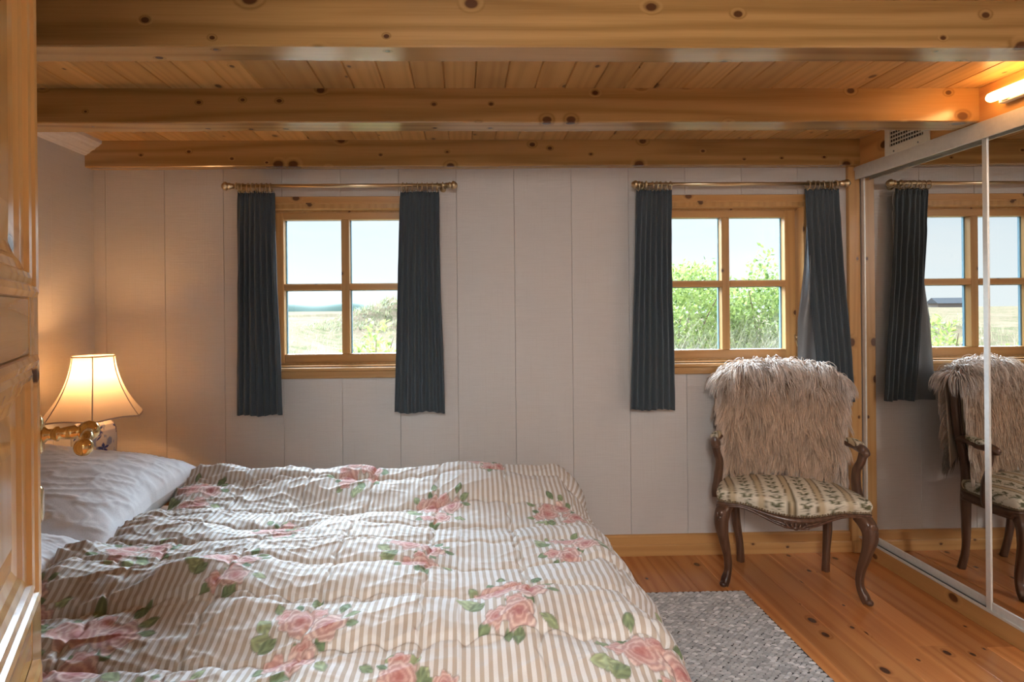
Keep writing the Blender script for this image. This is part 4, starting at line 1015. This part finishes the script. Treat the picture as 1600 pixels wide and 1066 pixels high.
# ------------------------------------------------------------------ long-haired throw over the chair back
def fur():
    F0 = thing('fur_throw', (1.532, 2.694, 0), 'shaggy beige fur throw draped over the back of the armchair', 'throw', rotz=-math.radians(19))
    # surface: (a, s): a in -1..1 across, s = length along from front hem over the top to the back hem
    Lf, Lt, Lb = .455, .075, .34; Ltot = Lf+Lt+Lb
    def top(a): return .988-.040*np.abs(a)**2.2-.03*np.clip(np.abs(a)-.75, 0, 1)
    def surf(a, s):
        zt = top(a); x = .262*a
        f = np.clip(s/Lf, 0, 1); b_ = np.clip((s-Lf-Lt)/Lb, 0, 1); tt = np.clip((s-Lf)/Lt, 0, 1)
        zf = zt-(1-f)*Lf; zb = zt-b_*Lb*(1+.3*a)
        front = s < Lf; top_ = (s >= Lf) & (s < Lf+Lt)
        z = np.where(front, zf, np.where(top_, zt+.014*np.sin(PI*tt), zb))
        yc = .085+(z-.40)*.05
        yo = np.where(front, -.046-.010*np.sin(PI*f), np.where(top_, -.046+.080*tt, .034))
        x = x*np.where(front, .90+.10*f**.5, 1.0)
        return x, yc+yo, z
    na, ns = 60, 90; A_, S_ = np.meshgrid(np.linspace(-1, 1, na), np.linspace(0, Ltot, ns)); x, y, z = surf(A_, S_)
    hide = np.tile([.33, .24, .17], (na*ns, 1)); P = np.stack([x, y, z], -1).reshape(-1, 3); F = gridfaces(na, ns)
    o = mk_np('hide', P, F, M['fur'], F0, local=True, colors=hide); md = o.modifiers.new('thick', 'SOLIDIFY'); md.thickness = .006; md.offset = 0
    r = np.random.default_rng(8); n = 17000; K = 7
    a = r.uniform(-1.03, 1.03, n); s = np.where(r.random(n) < .72, r.uniform(0, Lf+Lt, n), r.uniform(Lf, Ltot, n))
    x, y, z = surf(a, s); p = np.stack([x, y, z], -1)
    front = s < Lf; top_ = (s >= Lf) & (s < Lf+Lt); tt = np.clip((s-Lf)/Lt, 0, 1)
    cl = 1.5*np.stack([vnoise(a*9, s*17, 3), vnoise(a*9+9, s*17, 4)], -1)           # clumps
    topn = np.clip(1-(Lf-s)/.10, 0, 1)*front+top_*1.0
    d = np.zeros((n, 3)); d[:, 1] = np.where(front, -.55, np.where(top_, -.8+1.6*tt, .5)); d[:, 2] = np.where(front, -.75+1.3*topn, np.where(top_, .75, -.7)); d[:, 0] = cl[:, 0]*.45+.35*a*np.abs(a)
    d[:, 2] += cl[:, 1]*.25; d += r.normal(0, .16, (n, 3)); d[:, 0] += np.where(np.abs(a) > .88, np.sign(a)*.9, 0); d /= np.linalg.norm(d, axis=1)[:, None]
    ln = r.uniform(.065, .115, n)*(1+.20*topn); low = s < .05; ln = np.where(low, ln*.9, ln)
    g = np.zeros((n, 3)); g[:, 2] = -1; fwd = np.where(front, -1., np.where(top_, np.where(tt < .6, -1, 1), 1)); g[:, 1] = fwd*.12; g[:, 0] = .25*cl[:, 0]
    seg = ln/(K-1); pts = [p]; cur = p.copy(); dd = d.copy()
    curl = r.uniform(0, 6.28, n)
    for k in range(1, K):
        dd = dd+g*(.34+.10*k); dd[:, 0] += .16*np.sin(curl+k*1.3); dd /= np.linalg.norm(dd, axis=1)[:, None]; cur = cur+dd*seg[:, None]
        # keep strands outside the padded back and off the wall
        ca, sa = math.cos(math.radians(19)), math.sin(math.radians(19)); wy = 2.694-cur[:, 0]*sa+cur[:, 1]*ca; mxy = np.where(np.abs(cur[:, 2]-.97) < .06, 2.914, 2.940)-.0025*k; cur[:, 1] -= np.maximum(0, wy-mxy)/ca
        yc = .085+(cur[:, 2]-.40)*.05; lim = yc-.050; inside = (cur[:, 1] > lim) & front & (cur[:, 2] < .97); cur[:, 1] = np.where(inside, lim-.003*k, cur[:, 1])
        pts.append(cur.copy())
    Pk = np.stack(pts, 1)
    ng = 800; gi = np.argmin(((a[:, None]-a[None, :ng])*.262)**2+((s[:, None]-s[None, :ng])*.8)**2, 1)      # locks of hair
    wk = (.55*np.linspace(0, 1, K)**1.1)[None, :, None]*r.uniform(.5, 1.0, n)[:, None, None]; Pk = Pk+wk*(Pk[gi]-Pk)
    tang = np.gradient(Pk, axis=1); tang /= np.linalg.norm(tang, axis=2)[:, :, None]+1e-9
    ref = r.normal(0, 1, (n, 1, 3)); u1 = np.cross(tang, np.broadcast_to(ref, tang.shape)); u1 /= np.linalg.norm(u1, axis=2)[:, :, None]+1e-9; u2 = np.cross(tang, u1)
    rad = (r.uniform(.0010, .0019, n)[:, None]*np.array([1, 1.1, 1.1, 1, .85, .6, .12])[None])[:, :, None]
    Vs = np.stack([Pk+u1*rad*math.cos(q)+u2*rad*math.sin(q) for q in (0, 2.094, 4.189)], 2)     # n,K,3,3
    V_ = Vs.reshape(-1, 3); base = (np.arange(n)*K*3)[:, None, None]
    fq = np.array([(k*3+q, k*3+(q+1) % 3, (k+1)*3+(q+1) % 3, (k+1)*3+q) for k in range(K-1) for q in range(3)])
    F = (fq[None]+base).reshape(-1, 4)
    al = np.linspace(0, 1, K)
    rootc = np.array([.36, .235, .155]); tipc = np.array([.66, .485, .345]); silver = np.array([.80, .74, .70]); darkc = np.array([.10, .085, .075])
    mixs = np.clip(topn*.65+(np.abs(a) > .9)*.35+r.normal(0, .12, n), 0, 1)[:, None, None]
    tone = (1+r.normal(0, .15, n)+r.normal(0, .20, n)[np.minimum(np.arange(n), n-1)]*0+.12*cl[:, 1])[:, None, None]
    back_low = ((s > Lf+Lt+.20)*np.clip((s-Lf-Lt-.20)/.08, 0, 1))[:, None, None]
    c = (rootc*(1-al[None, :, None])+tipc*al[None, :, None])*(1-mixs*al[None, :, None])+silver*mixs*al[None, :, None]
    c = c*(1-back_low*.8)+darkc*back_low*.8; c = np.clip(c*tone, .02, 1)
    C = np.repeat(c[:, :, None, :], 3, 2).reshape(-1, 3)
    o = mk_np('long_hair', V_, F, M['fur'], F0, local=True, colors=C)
fur()

# ------------------------------------------------------------------ outdoors: dunes, sea, rose bushes, grass
def terrain_z(x, y):
    z = -.25+.65*np.clip((y-3.6)/5, 0, 1)+.10*vnoise(x*.35, y*.35, 51)+.05*vnoise(x*1.1, y*1.1, 52)
    z = z+1.05*np.exp(-(((x+2.6)/2.1)**2+((y-20)/3.5)**2))*(1+.35*vnoise(x*1.6, y*1.6, 53))       # scrubby dune mound
    z = z+.75*np.exp(-(((x+5.6)/1.7)**2+((y-13.5)/3.0)**2))
    z = z-5.0*np.clip((y-70)/60, 0, 1)*(x > -30)-.5*np.clip((y-60)/200, 0, 1)
    return z
nx_, ny_ = 200, 260
xx = np.sign(np.linspace(-1, 1, nx_))*np.abs(np.linspace(-1, 1, nx_))**2.2*220-4; yy = 3.30+np.linspace(0, 1, ny_)**2.8*420
XX, YY = np.meshgrid(xx, yy); ZZ_ = terrain_z(XX, YY)
m, t, b = material('dune_ground'); o = t.obj()
n1 = t.noise(o, .5, 5, .6); n2 = t.noise(o, 3.5, 4, .65); n3 = t.noise(o, 26, 3, .6)
c = t.mix(t.ss(n2, .42, .62), (.20, .145, .10), (.09, .10, .05)); c = t.mix(t.ss(n1, .48, .62), c, (.215, .155, .11)); c = t.mix(t.m('MULTIPLY', n3, .6), c, (.16, .12, .075))
lk(t, c, b, 'Base Color'); b.inputs['Roughness'].default_value = .95; b.inputs['Specular IOR Level'].default_value = 0; M['dune'] = m
o = mk_np('dune_ground', np.stack([XX, YY, ZZ_], -1).reshape(-1, 3), gridfaces(nx_, ny_), M['dune']); tag(o, 'pale sandy dune land with sparse grass outside the windows', 'ground', kind='structure')
mb = MB(); mb.box((-900, 60, -4.6), (900, 3000, -4.0)); o = mk('sea', mb, simple('sea_water', (.07, .13, .15), .35)); tag(o, 'blue-green sea at the horizon', 'sea', kind='structure')
# headland beyond the water
def fn(a, c):
    return (-260+520*a-60, 900+60*c, -4+(9+9*math.sin(a*9)+5*math.sin(a*23+1))*math.sin(PI*min(1, c*1.0))*(.3+.7*abs(math.sin(a*5+.8))))
mb = MB(); mb.grid(fn, 90, 12); o = mk('headland', mb, simple('headland_green', (.07, .11, .08), .9)); tag(o, 'low green headland beyond the sea', 'hill', kind='structure')
# distant farmhouse
fh = thing('farmhouse', (-150, 178, 0), 'distant dark-roofed farmhouse on the horizon, seen in the mirror', 'house')
mb = MB(); mb.box((-155, 176, -.6), (-146, 180, 1.4)); mk('wall', mb, simple('farm_wall', (.25, .2, .18), .8), fh)
mb = MB(); mb.prism([(175.5, 1.4), (180.5, 1.4), (178, 3.2)], 0, -155.5, -145.5); mk('roof', mb, simple('thatch_dark', (.09, .09, .10), .9), fh)

def shrub(cx, cy, cz, rx, ry, rz, n, size, label, seed, hue=0.0, top=0.0):
    root = thing('rose_bush', (cx, cy, cz), label, 'bush', 'rose bushes outside the windows')
    r = np.random.default_rng(seed)
    d = r.normal(0, 1, (n, 3)); d /= np.linalg.norm(d, axis=1)[:, None]; d[:, 2] = np.abs(d[:, 2])*1.0
    rad = (r.uniform(.35, 1, n)**.4)*(1+.28*vnoise(d[:, 0]*3+7, d[:, 2]*3+d[:, 1]*2, seed))
    P = np.array([cx, cy, cz])+d*rad[:, None]*np.array([rx, ry, rz])
    ax_ = d*.6+r.normal(0, .6, (n, 3)); ax_ /= np.linalg.norm(ax_, axis=1)[:, None]
    nr = r.normal(0, .5, (n, 3)); nr[:, 2] += 1; sd = np.cross(ax_, nr); sd /= np.linalg.norm(sd, axis=1)[:, None]; nn_ = np.cross(sd, ax_)
    sz = size*r.uniform(.7, 1.25, n)[:, None]
    b0 = P; tip = P+ax_*sz; mid = P+ax_*sz*.5-nn_*sz*.08; l_ = P+ax_*sz*.48+sd*sz*.30+nn_*sz*.05; r_ = P+ax_*sz*.48-sd*sz*.30+nn_*sz*.05
    V_ = np.stack([b0, l_, mid, tip, r_], 1).reshape(-1, 3); F = (np.array([(0, 2, 1), (1, 2, 3), (2, 4, 3), (0, 4, 2)])[None]+(np.arange(n)*5)[:, None, None]).reshape(-1, 3)
    c0 = np.array([.11, .18, .035]); c1 = np.array([.40, .46, .14]); f = np.clip(.5+.5*r.normal(0, .6, n)+hue, 0, 1)[:, None]; C = c0*(1-f)+c1*f
    mk_np('foliage', V_, F, M['leaf'], root, colors=np.repeat(C, 5, 0), smooth=False)
    mb = MB()
    for i in range(9):
        a_ = i*.7+seed; e = (cx+rx*.75*math.cos(a_), cy+ry*.75*math.sin(a_), cz+rz*(.55+.3*math.sin(i*2.1)))
        mb.tube([(cx+.05*math.cos(a_), cy+.05*math.sin(a_), cz-.35), ((cx+e[0])/2, (cy+e[1])/2, cz+rz*.4), e], [.012, .009, .004], 6, sub=3)
    mk('stem', mb, M['stem'], root)
shrub(2.55, 6.7, .45, .95, .8, 1.30, 8200, .062, 'lush green rose bush outside the right window, seen through its left panes', 61, .15)
shrub(3.75, 7.0, .45, .95, .8, 1.30, 8200, .062, 'tallest green rose bush outside the right window, seen through its right panes', 62, .0)
shrub(4.9, 7.6, .45, .9, .8, 1.35, 3600, .065, 'green rose bush at the far right outside the right window', 63, .1)
shrub(3.2, 8.3, .5, 1.1, .8, 1.40, 4500, .065, 'rose bush standing behind the two nearer ones outside the right window', 64, -.1)
shrub(-.93, 5.9, .15, .36, .3, 1.05, 620, .07, 'small bright green shrub outside the left window at its lower right', 65, .3)
shrub(-3.7, 7.9, .25, .45, .4, .50, 700, .07, 'small green bush out on the dune field, seen only in the mirror', 66, .1)
def grass():
    r = np.random.default_rng(9); n1 = 7000; n2 = 5000; n3 = 2600
    x = np.concatenate([r.uniform(1.2, 5.0, n1), r.uniform(-7.5, 1.0, n2), r.normal(-2.6, 1.6, n3)]); y = np.concatenate([r.uniform(4.9, 6.3, n1), r.uniform(6.5, 17, n2), r.uniform(16, 21.5, n3)]); n = n1+n2+n3
    z = terrain_z(x, y)-.03; h_ = np.concatenate([r.uniform(.7, 1.55, n1), r.uniform(.12, .34, n2), r.uniform(.10, .26, n3)]); w_ = np.concatenate([r.uniform(.004, .008, n1), r.uniform(.006, .013, n2), r.uniform(.02, .05, n3)])
    an = np.where(r.random(n) < .7, r.normal(.2, .7, n), r.uniform(0, 6.28, n)); ld = np.stack([np.cos(an), np.sin(an), np.zeros(n)], -1); sd = np.stack([-np.sin(an), np.cos(an), np.zeros(n)], -1)
    lean = r.uniform(.15, .85, n)
    P0 = np.stack([x, y, z], -1); K = 5; cur = P0; out = []
    for k in range(K):
        f = k/(K-1); c = P0+ld*(lean*h_*f**1.8)[:, None]+np.array([0, 0, 1.])*(h_*(f-.35*lean*f*f))[:, None]; ww = (w_*(1-f*.92))[:, None]
        out += [c-sd*ww*.5, c+sd*ww*.5]
    V_ = np.stack(out, 1).reshape(-1, 3); F = (np.array([(2*k, 2*k+1, 2*k+3, 2*k+2) for k in range(K-1)])[None]+(np.arange(n)*2*K)[:, None, None]).reshape(-1, 4)
    f = np.clip(r.normal(.7, .3, n), 0, 1)[:, None]; f[n1+n2:] *= .6; C = np.array([.13, .16, .06])*(1-f)+np.array([.42, .35, .22])*f
    o = mk_np('dune_grass', V_, F, M['leaf'], colors=np.repeat(C, 2*K, 0)); tag(o, 'dry straw-coloured dune grass swaying outside below the bushes', 'grass', kind='stuff')
grass()
